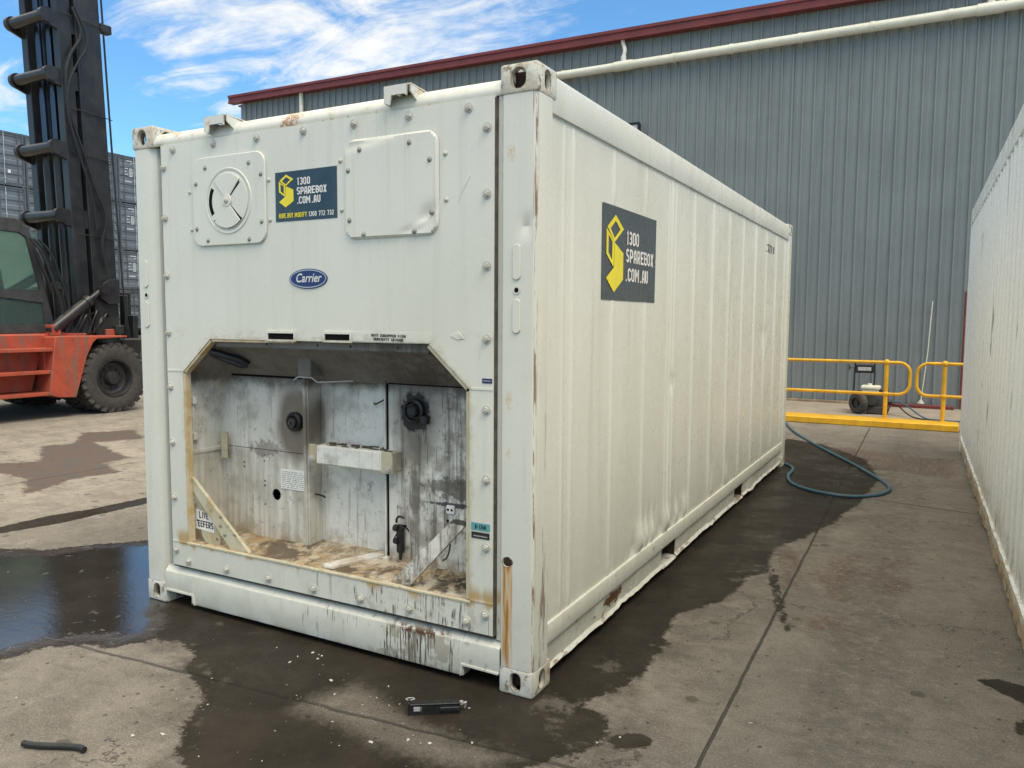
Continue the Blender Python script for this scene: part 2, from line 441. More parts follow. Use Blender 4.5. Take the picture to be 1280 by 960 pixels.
def simple(col, col2=None, scale=8, rough=.5, metal=0., streak=0., dirt=(.1, .09, .07), amt=.3, bump=.3, obj=False):
    def f():
        p = opos() if obj else gpos()
        a = nz(p, scale, 5, .6); st = nz(scaled(p, (12, 12, .8)), 1, 4)
        c = mix(sm(a, .35, .65), col, col2 or tuple(k*.82 for k in col))
        c = mix(sm(nz(p, scale*2.7, 6, .7), .52, .72)*amt, c, dirt)
        if streak: c = mix(sm(st, .5, .75)*streak, c, dirt)
        return dict(c=c, r=rough+(a-.5)*.25, h=nz(p, scale*6, 4), hd=.003, hs=bump)
    return f
def chipped(col, chip=(.12, .08, .05), thr=.66, rough=.45, dirt=(.16, .13, .1), amt=.35):
    def f():
        p = gpos(); a = nz(p, 4, 5, .6); ch = nz(p, 26, 6, .72)+sm(edge(.008), .06, .2)*.07
        c = mix(sm(a, .3, .7), col, tuple(k*.75 for k in col))
        c = mix(sm(nz(scaled(p, (9, 9, 1.5)), 1.3, 5), .48, .72)*amt, c, dirt)
        c = mix(sm(ch, thr, thr+.03)*.9, c, chip)
        return dict(c=c, r=rough+sm(a, .3, .7)*.15, h=ch, hd=.002, hs=.4)
    return f
M = {}
for k in ('side', 'front', 'beam', 'post', 'cast', 'header', 'rail', 'old', 'neigh'): M[k] = mat('white_paint_'+k, white_paint(k))
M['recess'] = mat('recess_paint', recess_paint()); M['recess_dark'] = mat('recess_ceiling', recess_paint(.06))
M['floorpan'] = mat('rusty_pan', floor_paint)
M['cream'] = mat('cream_plate', chipped((.55, .52, .38), (.10, .08, .06), .62, .5, (.4, .27, .12), .6))
M['tan'] = mat('yellow_sealant', simple((.47, .35, .17), (.56, .49, .34), 9, .6, amt=.5, dirt=(.25, .16, .07)))
M['bolt'] = mat('bolt_metal', simple((.50, .51, .46), (.42, .42, .38), 40, .4, amt=.5, dirt=(.2, .17, .13)))
M['boltm'] = mat('zinc_rivet', simple((.30, .30, .28), (.2, .2, .18), 50, .35, amt=.3))
M['black'] = mat('black_plastic', simple((.010, .011, .014), (.018, .02, .022), 20, .45, amt=.15, dirt=(.08, .07, .06)))
M['dark'] = mat('dark_void', col=(.008, .008, .008), rough=.9, spec=.1)
M['void_rust_shade'] = mat('rusty_void_shade', simple((.022, .014, .010), (.05, .03, .02), 30, .9))  # dark rust taken near black for the shade inside hollows
M['seam'] = mat('dark_seal', simple((.10, .085, .06), (.05, .045, .035), 20, .7))
M['rubber'] = mat('tyre_rubber', simple((.035, .034, .032), (.055, .05, .045), 12, .75, amt=.6, dirt=(.11, .095, .075), bump=.8))
M['greasy'] = mat('mast_grease', simple((.014, .0145, .016), (.026, .026, .027), 3.5, .36, streak=.3, dirt=(.055, .047, .038), amt=.35))
M['chrome'] = mat('cylinder_rod', col=(.07, .085, .11), rough=.3, metal=1)
M['orange'] = mat('forklift_paint', chipped((.43, .075, .038), (.09, .05, .04), .60, .5, (.17, .11, .08), .9))
M['glass'] = mat('cab_glass', col=(.42, .60, .56), rough=.02, trans=.92, ior=1.3)
M['interior'] = mat('cab_interior', simple((.03, .035, .035), (.05, .05, .05), 10, .6))
M['yellow'] = mat('rail_yellow', chipped((.76, .43, .02), (.12, .08, .04), .655, .42, (.42, .25, .05), .4))
M['shed'] = mat('shed_sheet', simple((.19, .218, .222), (.17, .197, .20), .9, .42, streak=.5, dirt=(.13, .155, .16), amt=.22, bump=.1))
M['maroon'] = mat('maroon_trim', simple((.17, .03, .03), (.13, .025, .025), 3, .45, amt=.2))
M['pvc'] = mat('pvc_pipe', simple((.66, .66, .58), (.6, .6, .5), 3, .4, amt=.25, dirt=(.4, .38, .3)))
M['galv'] = mat('galvanised', simple((.42, .43, .44), (.33, .34, .35), 20, .4, amt=.2))
M['grey'] = mat('grey_container', simple((.135, .155, .178), (.115, .132, .152), 1.2, .45, streak=.4, dirt=(.08, .09, .10), amt=.3))
M['greyd'] = mat('grey_container_frame', simple((.085, .10, .115), (.06, .07, .08), 2, .5, amt=.3))
M['mark'] = mat('white_marking', col=(.62, .64, .66), rough=.5)
M['navy'] = mat('navy_sticker', simple((.02, .045, .07), (.028, .055, .08), 6, .3, streak=.35, dirt=(.07, .09, .1), amt=.15, bump=.1))
M['slate'] = mat('slate_sticker', simple((.045, .06, .072), (.055, .07, .082), 4, .28, streak=.3, dirt=(.1, .11, .11), amt=.12, bump=.1))
M['logo'] = mat('yellow_vinyl', simple((.78, .68, .03), (.72, .62, .03), 8, .35, amt=.05, bump=.1))
M['vinyl'] = mat('white_vinyl', simple((.72, .72, .70), (.66, .66, .64), 8, .35, amt=.06, bump=.1))
M['blue'] = mat('blue_badge', col=(.012, .03, .14), rough=.25)
M['silver'] = mat('badge_rim', col=(.55, .57, .6), rough=.35, metal=.6)
M['ink'] = mat('black_ink', col=(.02, .02, .02), rough=.5)
M['paper'] = mat('sign_white', simple((.82, .82, .80), (.74, .74, .70), 20, .5, amt=.2))
M['teal'] = mat('teal_sticker', col=(.10, .32, .34), rough=.4)
M['hose'] = mat('blue_hose', simple((.035, .10, .15), (.045, .12, .175), 10, .45, amt=.35, dirt=(.1, .1, .1)))
M['concrete2'] = mat('apron_concrete', simple((.30, .26, .21), (.24, .21, .17), 3, .85, amt=.5, dirt=(.12, .1, .08), bump=.6))
M['chip'] = mat('paint_chip', simple((.55, .54, .50), (.4, .38, .35), 90, .7))
M['stone'] = mat('pebble', simple((.22, .20, .17), (.32, .3, .27), 90, .8))
M['rope'] = mat('worn_decal', col=(.30, .30, .30), rough=.6)
M['mudbrown'] = mat('timber', simple((.30, .22, .13), (.2, .15, .1), 6, .8))

# ------------------------------------------------------------------ ground: one sheet, dense near the container
POLY = json.loads('{"wet": [[[-0.29, 8.11], [0.2, 7.78], [0.78, 6.88], [0.97, 5.71], [0.89, 4.5], [0.76, 3.66], [0.61, 3.05], [0.48, 2.77], [0.52, 2.48], [0.58, 2.22], [0.47, 2.06], [0.46, 1.83], [0.41, 1.51], [0.27, 1.27], [0.27, 1.1], [0.29, 0.9], [0.33, 0.82], [0.31, 0.65], [0.35, 0.49], [0.31, 0.34], [0.26, 0.21], [0.2, 0.07], [0.27, 0.06], [0.34, 0.01], [0.37, -0.08], [0.38, -0.14], [0.35, -0.22], [0.31, -0.29], [0.27, -0.37], [0.21, -0.45], [0.22, -0.57], [0.18, -0.72], [-0.5, -1.1], [-0.82, -1.04], [-0.95, -1.0], [-1.03, -0.92], [-1.11, -0.84], [-1.16, -0.72], [-1.2, -0.66], [-1.39, -0.56], [-1.5, -0.51], [-1.58, -0.4], [-1.79, -0.31], [-1.91, -0.37], [-2.6, -0.0], [-2.7, 0.6], [-2.5, 3.0], [-2.4, 7.0], [-0.5, 7.2]]], "dry": [[[-0.82, -0.53], [-0.82, -0.37], [-0.72, -0.24], [-0.49, -0.31], [-0.29, -0.37], [-0.06, -0.38], [0.15, -0.4], [0.12, -0.51], [-0.04, -0.58], [-0.23, -0.6], [-0.49, -0.56], [-0.66, -0.55]]], "puddle": [[[-4.38, 0.04], [-4.15, 0.13], [-3.83, 0.27], [-3.76, 0.41], [-3.65, 0.55], [-3.45, 0.75], [-2.9, 1.2], [-2.7, 0.6], [-2.3, 0.25], [-2.17, -0.05], [-1.93, -0.21], [-1.89, -0.39], [-1.95, -0.47], [-2.0, -0.54], [-2.11, -0.55], [-2.19, -0.6], [-2.28, -0.7], [-2.31, -0.86], [-2.38, -1.03], [-2.56, -1.22], [-3.43, -1.23], [-4.12, -1.13], [-4.47, -0.72], [-4.61, -0.24]]], "streak": [[[-4.7, 0.2], [-4.71, 0.42], [-4.73, 0.8], [-4.64, 1.15], [-4.63, 1.63], [-4.42, 1.47], [-4.42, 1.06], [-4.43, 0.68], [-4.53, 0.33]], [[1.65, 1.1], [1.62, 1.12], [1.7, 1.2], [1.76, 1.19], [1.84, 1.16], [1.82, 0.95], [1.75, 1.01]], [[0.38, -0.13], [0.41, -0.07], [0.48, -0.03], [0.54, -0.05], [0.53, -0.11], [0.46, -0.16]], [[1.74, 0.76], [1.82, 0.87], [1.8, 0.73], [1.76, 0.68]], [[0.52, 2.48], [0.61, 2.16], [0.69, 1.81], [0.78, 1.45], [0.84, 1.24], [0.82, 1.2], [0.73, 1.48], [0.65, 1.78], [0.57, 2.05]]], "oil": [[[-7.53, 1.47], [-7.38, 1.86], [-7.13, 2.12], [-8.14, 2.76], [-7.95, 3.02], [-8.74, 3.65], [-8.42, 4.2], [-7.61, 3.75], [-7.82, 3.24], [-6.49, 2.78], [-6.44, 2.41], [-5.81, 2.22], [-5.92, 1.79], [-5.76, 1.46], [-5.57, 1.05], [-6.34, 1.54], [-6.8, 1.55], [-6.87, 1.15]]], "rust": [[[0.83, 2.72], [1.02, 2.89], [1.03, 2.4], [1.01, 1.91], [0.93, 1.94], [0.86, 2.3]], [[1.13, 2.79], [1.29, 2.88], [1.28, 2.5], [1.35, 2.22], [1.23, 2.11], [1.16, 2.39]], [[0.9, 1.6], [1.01, 1.71], [1.02, 1.46], [0.94, 1.38]], [[0.52, 2.65], [0.65, 2.76], [0.73, 2.06], [0.66, 1.94]], [[-0.07, 7.69], [0.67, 7.77], [1.13, 7.38], [1.66, 7.39], [1.64, 6.1], [1.09, 6.25], [0.63, 6.24], [0.18, 6.53]]]}')
def axis(lo, hi, step, far):
    a = list(np.arange(lo, hi+1e-6, step)); s = step
    left = []; q = lo
    while q > -far: s *= 1.25; q -= s; left.append(q)
    s = step; right = []; q = hi
    while q < far: s *= 1.25; q += s; right.append(q)
    return np.array(left[::-1]+a+right)
GX = axis(-9., 2.2, .04, 2500); GY = axis(-1.8, 9.2, .045, 2500)
XX, YY = np.meshgrid(GX, GY); px = XX.ravel(); py = YY.ravel()
def sdf(poly):                        # positive inside
    P = np.array(poly); n = len(P); d = np.full(px.shape, 1e9); ins = np.zeros(px.shape, bool)
    for i in range(n):
        a, b = P[i], P[(i+1) % n]; e = b-a
        t = np.clip(((px-a[0])*e[0]+(py-a[1])*e[1])/(e@e+1e-12), 0, 1)
        d = np.minimum(d, np.hypot(px-a[0]-t*e[0], py-a[1]-t*e[1]))
        c = ((a[1] > py) != (b[1] > py)) & (px < (b[0]-a[0])*(py-a[1])/(b[1]-a[1]+1e-12)+a[0])
        ins ^= c
    return np.where(ins, d, -d)
nx_, ny_ = len(GX), len(GY)
me = bpy.data.meshes.new('ground')
vs = np.stack([px, py, np.zeros_like(px)], 1).astype(np.float32)
idx = np.arange(nx_*ny_).reshape(ny_, nx_)
fs = np.stack([idx[:-1, :-1], idx[:-1, 1:], idx[1:, 1:], idx[1:, :-1]], -1).reshape(-1, 4)
me.vertices.add(len(vs)); me.vertices.foreach_set('co', vs.ravel())
me.loops.add(fs.size); me.loops.foreach_set('vertex_index', fs.ravel().astype(np.int32))
me.polygons.add(len(fs)); me.polygons.foreach_set('loop_start', np.arange(0, fs.size, 4, dtype=np.int32))
me.update(); me.validate()
for k, pol in POLY.items():
    d = np.max([sdf(q) for q in pol], 0)
    at = me.attributes.new(k, 'FLOAT', 'POINT'); at.data.foreach_set('value', np.clip(d, -3, 3).astype(np.float32))
def ground_shader():
    def A(k):
        n = V.nt.nodes.new('ShaderNodeAttribute'); n.attribute_name = k; return V(n.outputs['Fac'])
    p = gpos(); x, y, z = sep(p)
    n1 = nz(p, .55, 5, .6); n2 = nz(p, 3.2, 6, .65); n3 = nz(p, 17, 6, .7); n4 = nz(p, 110, 4, .7); n5 = nz(p, 330, 2, .6)
    nw = nz(p, 7, 6, .65); grit = vor(p, 75)
    nd = (n2-.5)*.14+(n3-.5)*.13+(nz(p, 45, 5, .7)-.5)*.09
    # dry concrete: scuffed, tyre-dirtied
    c = mix(sm(n1, .36, .62), (.185, .170, .143), (.122, .112, .094))
    c = mix(sm(n2, .42, .62)*.6, c, (.085, .077, .064))
    c = mix(sm(nz(scaled(p, (1, 1, 1), (19, 3, 0)), 2.1, 7, .72, .7), .53, .62)*.5, c, (.23, .21, .175))
    c = mix(sm(nz(scaled(p, (1, 1, 1), (9, 3, 0)), 1.4, 6, .7, .5), .55, .75)*.4, c, (.26, .235, .195))
    # alley between the two containers is greyer and darker: soft shade put into the colour
    c = mix(sm(x, -3.2, -6.)*.7, c, mix(sm(n2, .4, .65), (.35, .315, .26), (.22, .20, .165)))  # far left ground paler: stronger light there put into the base colour
    alley = sm(x, .1, .6)*sm(y, -1., .5)
    c = mix(alley*.12, c, (.14, .13, .115))
    # faint diagonal tyre tread marks
    tr = sm(nz(scaled(p, (2.2, .35, 1), (1, 1, 0)), 1.5, 4, .6, .3), .5, .7)
    c = mix(tr*.28, c, (.12, .11, .095))
    c = mix(sm(n3, .52, .66)*.5, c, (.095, .084, .07))
    c = mix(sm(n3, .46, .34)*.35, c, (.27, .25, .21))
    c = mix(sm(n4, .52, .63)*.5, c, (.31, .275, .235))
    c = mix(sm(n4, .47, .37)*.55, c, (.085, .076, .062))
    c = mix(sm(n5, .52, .62)*.35, c, (.34, .31, .27)); c = mix(sm(n5, .46, .38)*.35, c, (.07, .063, .052))
    c = mix(sm(nz(scaled(p, (1, 1.7, 1), (5, 5, 0)), 6.5, 7, .75, .4), .54, .64)*.45, c, (.095, .085, .07))
    scuff = nz(scaled(p, (.8, 14, 1), (4, 4, 0)), 1.3, 5, .7, .15)
    c = mix(sm(scuff, .58, .66)*.25, c, (.09, .08, .07))
    spots = sm(vor(scaled(p, (1, 1, 1), (2, 5, 0)), 4.2)+(n3-.5)*.25, .16, .10)*sm(nz(p, 1.7, 2), .42, .5)
    c = mix(spots*.75, c, (.06, .055, .045))
    s2 = sm(vor(scaled(p, (1, 1, 1), (6, 1, 0)), 13)+(n4-.5)*.2, .14, .10)*sm(nz(p, 3, 2), .42, .5)
    c = mix(s2*.85, c, (.05, .045, .04))
    # rust-red and oil stains
    rs = sm(A('rust')+nd*2.2, -.05, .06)*sm(nz(p, 30, 5, .7), .42, .55)
    c = mix(rs*.75, c, (.11, .062, .045))
    oil = sm(A('oil')+nd*1.6, -.02, .03)
    c = mix(oil*.85, c, mix(sm(n2, .45, .6), (.07, .04, .035), (.06, .055, .05)))
    # hairline cracks and tyre-worn bands
    crk = sm(vor(comb(x+(n3-.5)*.12+(n2-.5)*.5, y+(nw-.5)*.5, 0.), .42, 'DISTANCE_TO_EDGE'), .0045, .001)*sm(n1, .46, .52)
    c = mix(crk*.8, c, (.045, .04, .035))
    band = sm(vabs(x-1.15+(n1-.5)*.6), .24, .12)*sm(y, -.6, .4)*sm(n3, .38, .55)
    c = mix(band*.3, c, (.075, .068, .058))
    # slab joints
    j1 = vabs(x-.73+y*.014+(nz(scaled(p, (1, 1, 1)), 5, 5)-.5)*.016)
    j1 = sm(j1, .009, .003)*sm(y, 9.9, 9.8)
    j2 = vabs(y+.395-x*.088+(nz(p, 4, 5, .7)-.5)*.05); j2 = sm(j2, .012, .004)*sm(x, .7, .6)
    j3 = vabs(y-4.93+x*.19+(nz(p, 3, 4)-.5)*.08); j3 = sm(j3, .014, .005)*sm(x, .7, .75)*sm(x, 4, 3)
    j4 = sm(vabs(y-8.7+(nz(p, 3, 4)-.5)*.2), .02, .005)*.0
    j5 = sm(vabs(x+6.2+(nz(p, 3, 4)-.5)*.1), .02, .006)*.7
    jt = vmax(vmax(j1, j2*.8), vmax(j3, j5))
    c = mix(jt*.85, c, (.035, .032, .028))
    # wetness
    wet = sm(A('wet')+nd*.9, -.012, .022)*(1.-sm(nz(scaled(p, (1, 1, 1), (3, 3, 3)), 4.2, 6, .7), .58, .68)*sm(A('wet'), .5, .05)*.45)
    dry = sm(A('dry')+nd*1.2, -.06, .10)
    strk = sm(A('streak')+nd*.45, -.006, .008)
    pud = sm(A('puddle')+nd*.9, .0, .02)
    damp = sm(A('wet')+nd*2.6, -.22, .06)*.38*sm(n2, .35, .55)
    wetall = vmax(vmax(wet*(1.-dry*.75), strk), vmax(pud, damp))
    wc = mix(sm(n2, .35, .7), (.017, .014, .011), (.032, .027, .021))
    wc = mix(sm(n3, .6, .72)*.6, wc, (.025, .023, .02))
    c = mix(wetall*.95, c, wc)
    crumbs = sm(grit, .17, .1)*sm(nz(p, 5, 3), .52, .62)*sm(n4, .45, .55)
    c = mix(crumbs*.5*(1.-pud), c, (.33, .31, .28))
    isl = sm(nz(scaled(p, (1, 1, 1), (3, 8, 0)), 13, 6, .75)-sm(A('puddle'), .0, .5)*.03, .60, .64)*pud
    c = mix(isl*.7, c, (.2, .18, .15))
    film = pud*(1.-isl)*sm(A('puddle')+nd*1.5, .005, .16)
    rough = .9-wetall*.40-wetall*sm(nz(p, 1.9, 5, .65), .45, .6)*.26-vmax(film*.22, 0.)
    rough = rough+(n3-.5)*.15*(1.-film)
    rough = vmax(rough*(1.-film)+film*.035, .03)
    h = (n3*.5+n4*.35+n2*.5-jt*2.-crumbs*-.4)*(1.-film)*(1.-wetall*.55)+film*(nz(scaled(p, (1, 1.6, 1)), 18, 5, .7)*.09+.6)
    return dict(c=c, r=rough, s=.45-wetall*.38+film*1.1, h=h, hd=.010, hs=.75)
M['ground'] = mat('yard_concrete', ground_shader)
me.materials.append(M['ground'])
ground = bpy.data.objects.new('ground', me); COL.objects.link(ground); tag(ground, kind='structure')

# ------------------------------------------------------------------ lettering (strokes -> thin raised meshes)
def glyphs():
    a, b, t, c, q = .085, .415, .915, .11, .5
    o = [(a+c, a), (b-c, a), (b, a+c), (b, t-c), (b-c, t), (a+c, t), (a, t-c), (a, a+c), (a+c, a)]
    G = {'0': [o], 'O': [o], '1': [[(.12, t-.13), (.25, t), (.25, 0)]], '.': [[(.18, .0), (.18, .17)]],
         '3': [[(a, t-c), (a+c, t), (b-c, t), (b, t-c), (b, q+c*.8), (b-c, q), (.2, q)], [(b-c, q), (b, q-c*.8), (b, a+c), (b-c, a), (a+c, a), (a, a+c)]],
         '7': [[(a-.08, t), (b, t), (b, t-c), (.2, 0)]], '2': [[(a, t-c), (a+c, t), (b-c, t), (b, t-c), (b, q+.05), (a, a), (b+.08, a)]],
         'S': [[(b, t-c), (b-c, t), (a+c, t), (a, t-c), (a, q+c), (a+c, q), (b-c, q), (b, q-c), (b, a+c), (b-c, a), (a+c, a), (a, a+c)]],
         'P': [[(a, 0), (a, t), (b-c, t), (b, t-c), (b, q), (b-c, q-c+.02), (a, q-c+.02)]],
         'A': [[(a, 0), (a+.03, t-.2), (a+.1, t), (b-.1, t), (b-.03, t-.2), (b, 0)], [(a, .34), (b, .34)]],
         'R': [[(a, 0), (a, t), (b-c, t), (b, t-c), (b, q), (b-c, q-.05), (a, q-.05)], [(.22, q-.05), (b, 0)]],
         'E': [[(b+.08, t), (a, t), (a, a), (b+.08, a)], [(a, q), (b, q)]], 'F': [[(b+.08, t), (a, t), (a, 0)], [(a, q), (b, q)]],
         'B': [[(a, a), (a, t), (b-c, t), (b, t-c), (b, q+c*.7), (b-c*.7, q), (a, q)], [(b-c*.7, q), (b, q-c*.7), (b, a+c), (b-c, a), (a, a)]],
         'X': [[(a, 0), (b, 1)], [(a, 1), (b, 0)]], 'C': [[(b, t-c-.08), (b, t-c), (b-c, t), (a+c, t), (a, t-c), (a, a+c), (a+c, a), (b-c, a), (b, a+c), (b, a+c+.08)]],
         'M': [[(a, 0), (a, 1)], [(.56, 0), (.56, 1)], [(a, .95), (.322, .42), (.56, .95)]], 'U': [[(a, 1), (a, a+c), (a+c, a), (b-c, a), (b, a+c), (b, 1)]],
         'H': [[(a, 0), (a, 1)], [(b, 0), (b, 1)], [(a, q), (b, q)]], 'I': [[(.2, 0), (.2, 1)]], 'Y': [[(a, 1), (.25, .5), (.25, 0)], [(b, 1), (.25, .5)]],
         'D': [[(a, a), (a, t), (b-c, t), (b, t-c), (b, a+c), (b-c, a), (a, a)]],
         'V': [[(a, 1), (.25, .06), (b, 1)]], 'L': [[(a, 1), (a, a), (b+.06, a)]], 'T': [[(.02, t), (.48, t)], [(.25, t), (.25, 0)]],
         'N': [[(a, 0), (a, .95), (b, .05), (b, 1)]], 'Q': [o, [(.28, .25), (.46, 0)]], 'W': [[(a-.04, 1), (.16, .05), (.27, .7), (.38, .05), (.5, 1)]],
         '4': [[(.34, 0), (.34, .95), (a, .32), (.48, .32)]], '5': [[(b, t), (a, t), (a, .55), (b-c, .55), (b, .45), (b, a+c), (b-c, a), (a, a)]],
         '8': [o, [(a, q), (b, q)]], '-': [[(.08, .45), (.4, .45)]]}
    adv = {'1': .40, '.': .30, 'M': .72, 'I': .32, ' ': .36, 'W': .66}
    return G, adv
GL, ADV = glyphs()
def text_strokes(txt, h, sw=.17, track=.07, xs=1.):
    """list of thick quads (u,v) for the text, origin at bottom left; returns quads and width"""
    u = 0; out = []
    for ch in txt:
        for pl_ in GL.get(ch, []):
            P = [(p[0]*xs, p[1]) for p in pl_]; closed = P[0] == P[-1] and len(P) > 2
            n = len(P); L = []; Rr = []
            for i in range(n):
                if closed: pa, pb = P[i-1 if i else n-2], P[(i+1) if i < n-1 else 1]
                else: pa, pb = P[max(i-1, 0)], P[min(i+1, n-1)]
                d1 = Vector((P[i][0]-pa[0], P[i][1]-pa[1])); d2 = Vector((pb[0]-P[i][0], pb[1]-P[i][1]))
                if d1.length < 1e-6: d1 = d2.copy()
                if d2.length < 1e-6: d2 = d1.copy()
                d1.normalize(); d2.normalize(); t = (d1+d2).normalized(); nn = Vector((-t.y, t.x))
                k = sw/2/max(.5, nn.dot(Vector((-d1.y, d1.x))))
                L.append((P[i][0]+nn.x*k, P[i][1]+nn.y*k)); Rr.append((P[i][0]-nn.x*k, P[i][1]-nn.y*k))
            for i in range(n-1):
                out.append([((u+a)*h, b*h) for a, b in (L[i], Rr[i], Rr[i+1], L[i+1])])
        u += (ADV.get(ch, .5))*xs+track
    return out, u*h
def lettering(name, lines, fn, m, parent, off=.0012):
    """lines: (text, u, v, height, width or None); fn(u, v, offset) -> world point"""
    mb = MB(); k = 0
    for txt, u, v, h, wd, *ex in lines:
        sw = ex[0] if ex else .17
        q, W_ = text_strokes(txt, h, sw); s = (wd/W_) if wd else 1
        for quad in q:
            k += 1; e = off+(k % 7)*.00012
            mb.rawmesh([fn(u+a*s, v+b, e) for a, b in quad], [(0, 1, 2, 3)])
    return mb.build(name, m, parent, smooth=False, fixn=False)
def flat(fn, poly, off, mb):
    mb.rawmesh([fn(u, v, off) for u, v in poly], [tuple(range(len(poly)))])
def polyholes(fn, outer, holes, off, mb):
    q = bmesh.new(); eds = []
    for loop in [outer]+holes:
        vs = [q.verts.new((u, v, 0)) for u, v in loop]
        eds += [q.edges.new((vs[i], vs[(i+1) % len(vs)])) for i in range(len(vs))]
    bmesh.ops.triangle_fill(q, use_beauty=True, edges=eds)
    for v in q.verts: v.co = Vector(fn(v.co.x, v.co.y, off))
    mb.join(q)
LOGO = dict(dia_o=[(.166, .42), (.282, .36), (.159, .286), (.06, .353)], dia_i=[(.167, .391), (.232, .354), (.158, .306), (.102, .348)],
            band_o=[(.05, .346), (.152, .2865), (.142, .162), (.05, .222)], band_i=[(.077, .315), (.128, .285), (.126, .195), (.077, .23)],
            solid=[(.159, .284), (.279, .239), (.282, .107), (.153, .038), (.05, .106), (.148, .162)])
def logo(name, fn, parent, s=1., du=0., dv=0., off=.0015):
    f = lambda u, v, e: fn(du+u*s, dv+v*s, e)
    mb = MB(); polyholes(f, LOGO['dia_o'], [LOGO['dia_i']], off, mb); polyholes(f, LOGO['band_o'], [LOGO['band_i']], off+.0002, mb)
    flat(f, LOGO['solid'], off+.0004, mb)
    return mb.build(name, M['logo'], parent, smooth=False, fixn=False)

# ------------------------------------------------------------------ shed behind the container
WY = 13.05
shed = thing('metal_shed', 'large blue-grey corrugated metal shed with maroon roof edge', 'shed', (-2, WY, 0))
mb = MB(); prof = []
x = -15.7
while x < 14:
    prof += [(x, 0), (x+.072, 0), (x+.082, -.032), (x+.112, -.032), (x+.122, 0), (x+.16, 0), (x+.162, -.003), (x+.168, -.003), (x+.17, 0)]; x += .2
vs = []; zs = [.02, 2.4, 4.9, 7.46]
for zz in zs: vs += [(a, WY+b, zz) for a, b in prof]
n = len(prof)
mb.rawmesh(vs, [(r*n+i, r*n+i+1, (r+1)*n+i+1, (r+1)*n+i) for r in range(3) for i in range(n-1)])
front_wall = mb.build('wall', M['shed'], shed, ang=20, fixn=False)
MB().box(-15.72, 14, WY+.03, WY+24, 0, 7.4).build('wall', M['shed'], shed)
MB().prism([(-15.95, 7.40), (-15.95, 7.43), (14.2, 7.43), (14.2, 7.40)], 'y', WY+.05, WY+24.2).build('roof', M['maroon'], shed)
mb = MB()
def slope(xx): return 7.63-(xx+16.05)*.0098
for a, b, c0, c1 in ((-.25, -.02, -.14, 0.), (-.10, -.075, -.165, -.14)):
    pass
x0, x1 = -16.05, 14.2
for (ya, yb, za, zb) in ((-.20, -.02, -.20, 0.), (-.225, -.2, -.05, .012), (-.225, -.2, -.20, -.165)):
    vs = [(x0, WY+ya, slope(x0)+za), (x0, WY+yb, slope(x0)+za), (x0, WY+yb, slope(x0)+zb), (x0, WY+ya, slope(x0)+zb),
          (x1, WY+ya, slope(x1)+za), (x1, WY+yb, slope(x1)+za), (x1, WY+yb, slope(x1)+zb), (x1, WY+ya, slope(x1)+zb)]
    mb.rawmesh(vs, [(0, 1, 2, 3), (7, 6, 5, 4), (0, 4, 5, 1), (1, 5, 6, 2), (2, 6, 7, 3), (3, 7, 4, 0)])
mb.build('gutter', M['maroon'], shed)
mb = MB().box(-15.76, -15.58, WY-.035, WY+.03, 0, 7.42, .01); mb.build('corner_flashing', M['shed'], shed)
PX = -.16
def pz(xx): return 6.80-(xx+5.9)*.001
mb = MB(); mb.cyl((-13.5, WY+PX, pz(-13.5)), (9, WY+PX, pz(9)), .085, n=24)
pipe = mb.build('stormwater_pipe', M['pvc'], shed)
mb = MB()
for jx in (-12.5, -9.8, -7.6, -5.9, -4.715, -4.36, -3.47, -2.33, -1.07, .15, 1.36, 1.79, 2.1, 3.4, 4.6, 6):
    MB().cyl((jx-.035, WY+PX, pz(jx)), (jx+.035, WY+PX, pz(jx)), .094, n=24).build('pipe_collar', M['pvc'], pipe)
for ja, jb in ((-4.72, -4.36), (1.75, 2.14)): MB().cyl((ja, WY+PX, pz(ja)), (jb, WY+PX, pz(ja)), .1, n=24).build('pipe_tee', M['pvc'], pipe)
for jx in (-3.47, -2.33, -1.07, .15, 1.36, -5.9): MB().tube([(jx+.02, WY+PX+.09, pz(jx)+.05), (jx+.02, WY+PX-.09, pz(jx)-.04), (jx+.02, WY+PX, pz(jx)-.1), (jx+.02, WY-.01, pz(jx)-.13)], .008, 6).build('pipe_bracket', M['galv'], pipe)
for bx, s in ((-4.54, 1), (1.95, 1)):
    mb = MB(); mb.tube([(bx-.04, WY-.12, 7.42), (bx-.04, WY-.12, 7.28), (bx+.03, WY-.15, 7.12), (bx+.0, WY-.16, 6.98), (bx+.0, WY-.16, 6.85)], .042, 12, smooth=2)
    mb.cyl((bx, WY-.16, 6.86), (bx, WY-.16, 6.99), .056, n=16); mb.cyl((bx-.04, WY-.12, 7.37), (bx-.04, WY-.12, 7.44), .05, n=16)
    mb.build('downpipe', M['pvc'], shed)
mb = MB(); mb.cyl((-13.47, WY-.1, 0.0), (-13.47, WY-.1, 7.42), .055, n=16); mb.build('downpipe', M['pvc'], shed)
mb = MB(); mb.tube([(1.31, WY-.045, 1.93), (1.27, WY-.045, 1.0), (1.20, WY-.045, .14)], .009, 8); mb.cyl((1.20, WY-.05, .02), (1.20, WY-.05, .16), .03, n=12); mb.cyl((1.20, WY-.06, .1), (1.20, WY-.06, .125), .06, n=12)
mb.build('conduit', M['pvc'], shed)
mb = MB().box(1.80, 1.86, WY-.05, WY-.02, 0, 2.1, .004); mb.build('door_jamb', M['maroon'], shed)
mb = MB().box(-1.6, .42, WY-.10, WY-.03, 0, .075, .006); mb.build('base_plinth', M['mudbrown'], shed)
mb = MB().box(.62, 1.72, WY-.24, WY-.06, .03, .085, .006); mb.box(.7, .8, WY-.2, WY-.1, 0, .03); mb.box(1.5, 1.6, WY-.2, WY-.1, 0, .03); mb.build('door_sill', M['maroon'], shed)
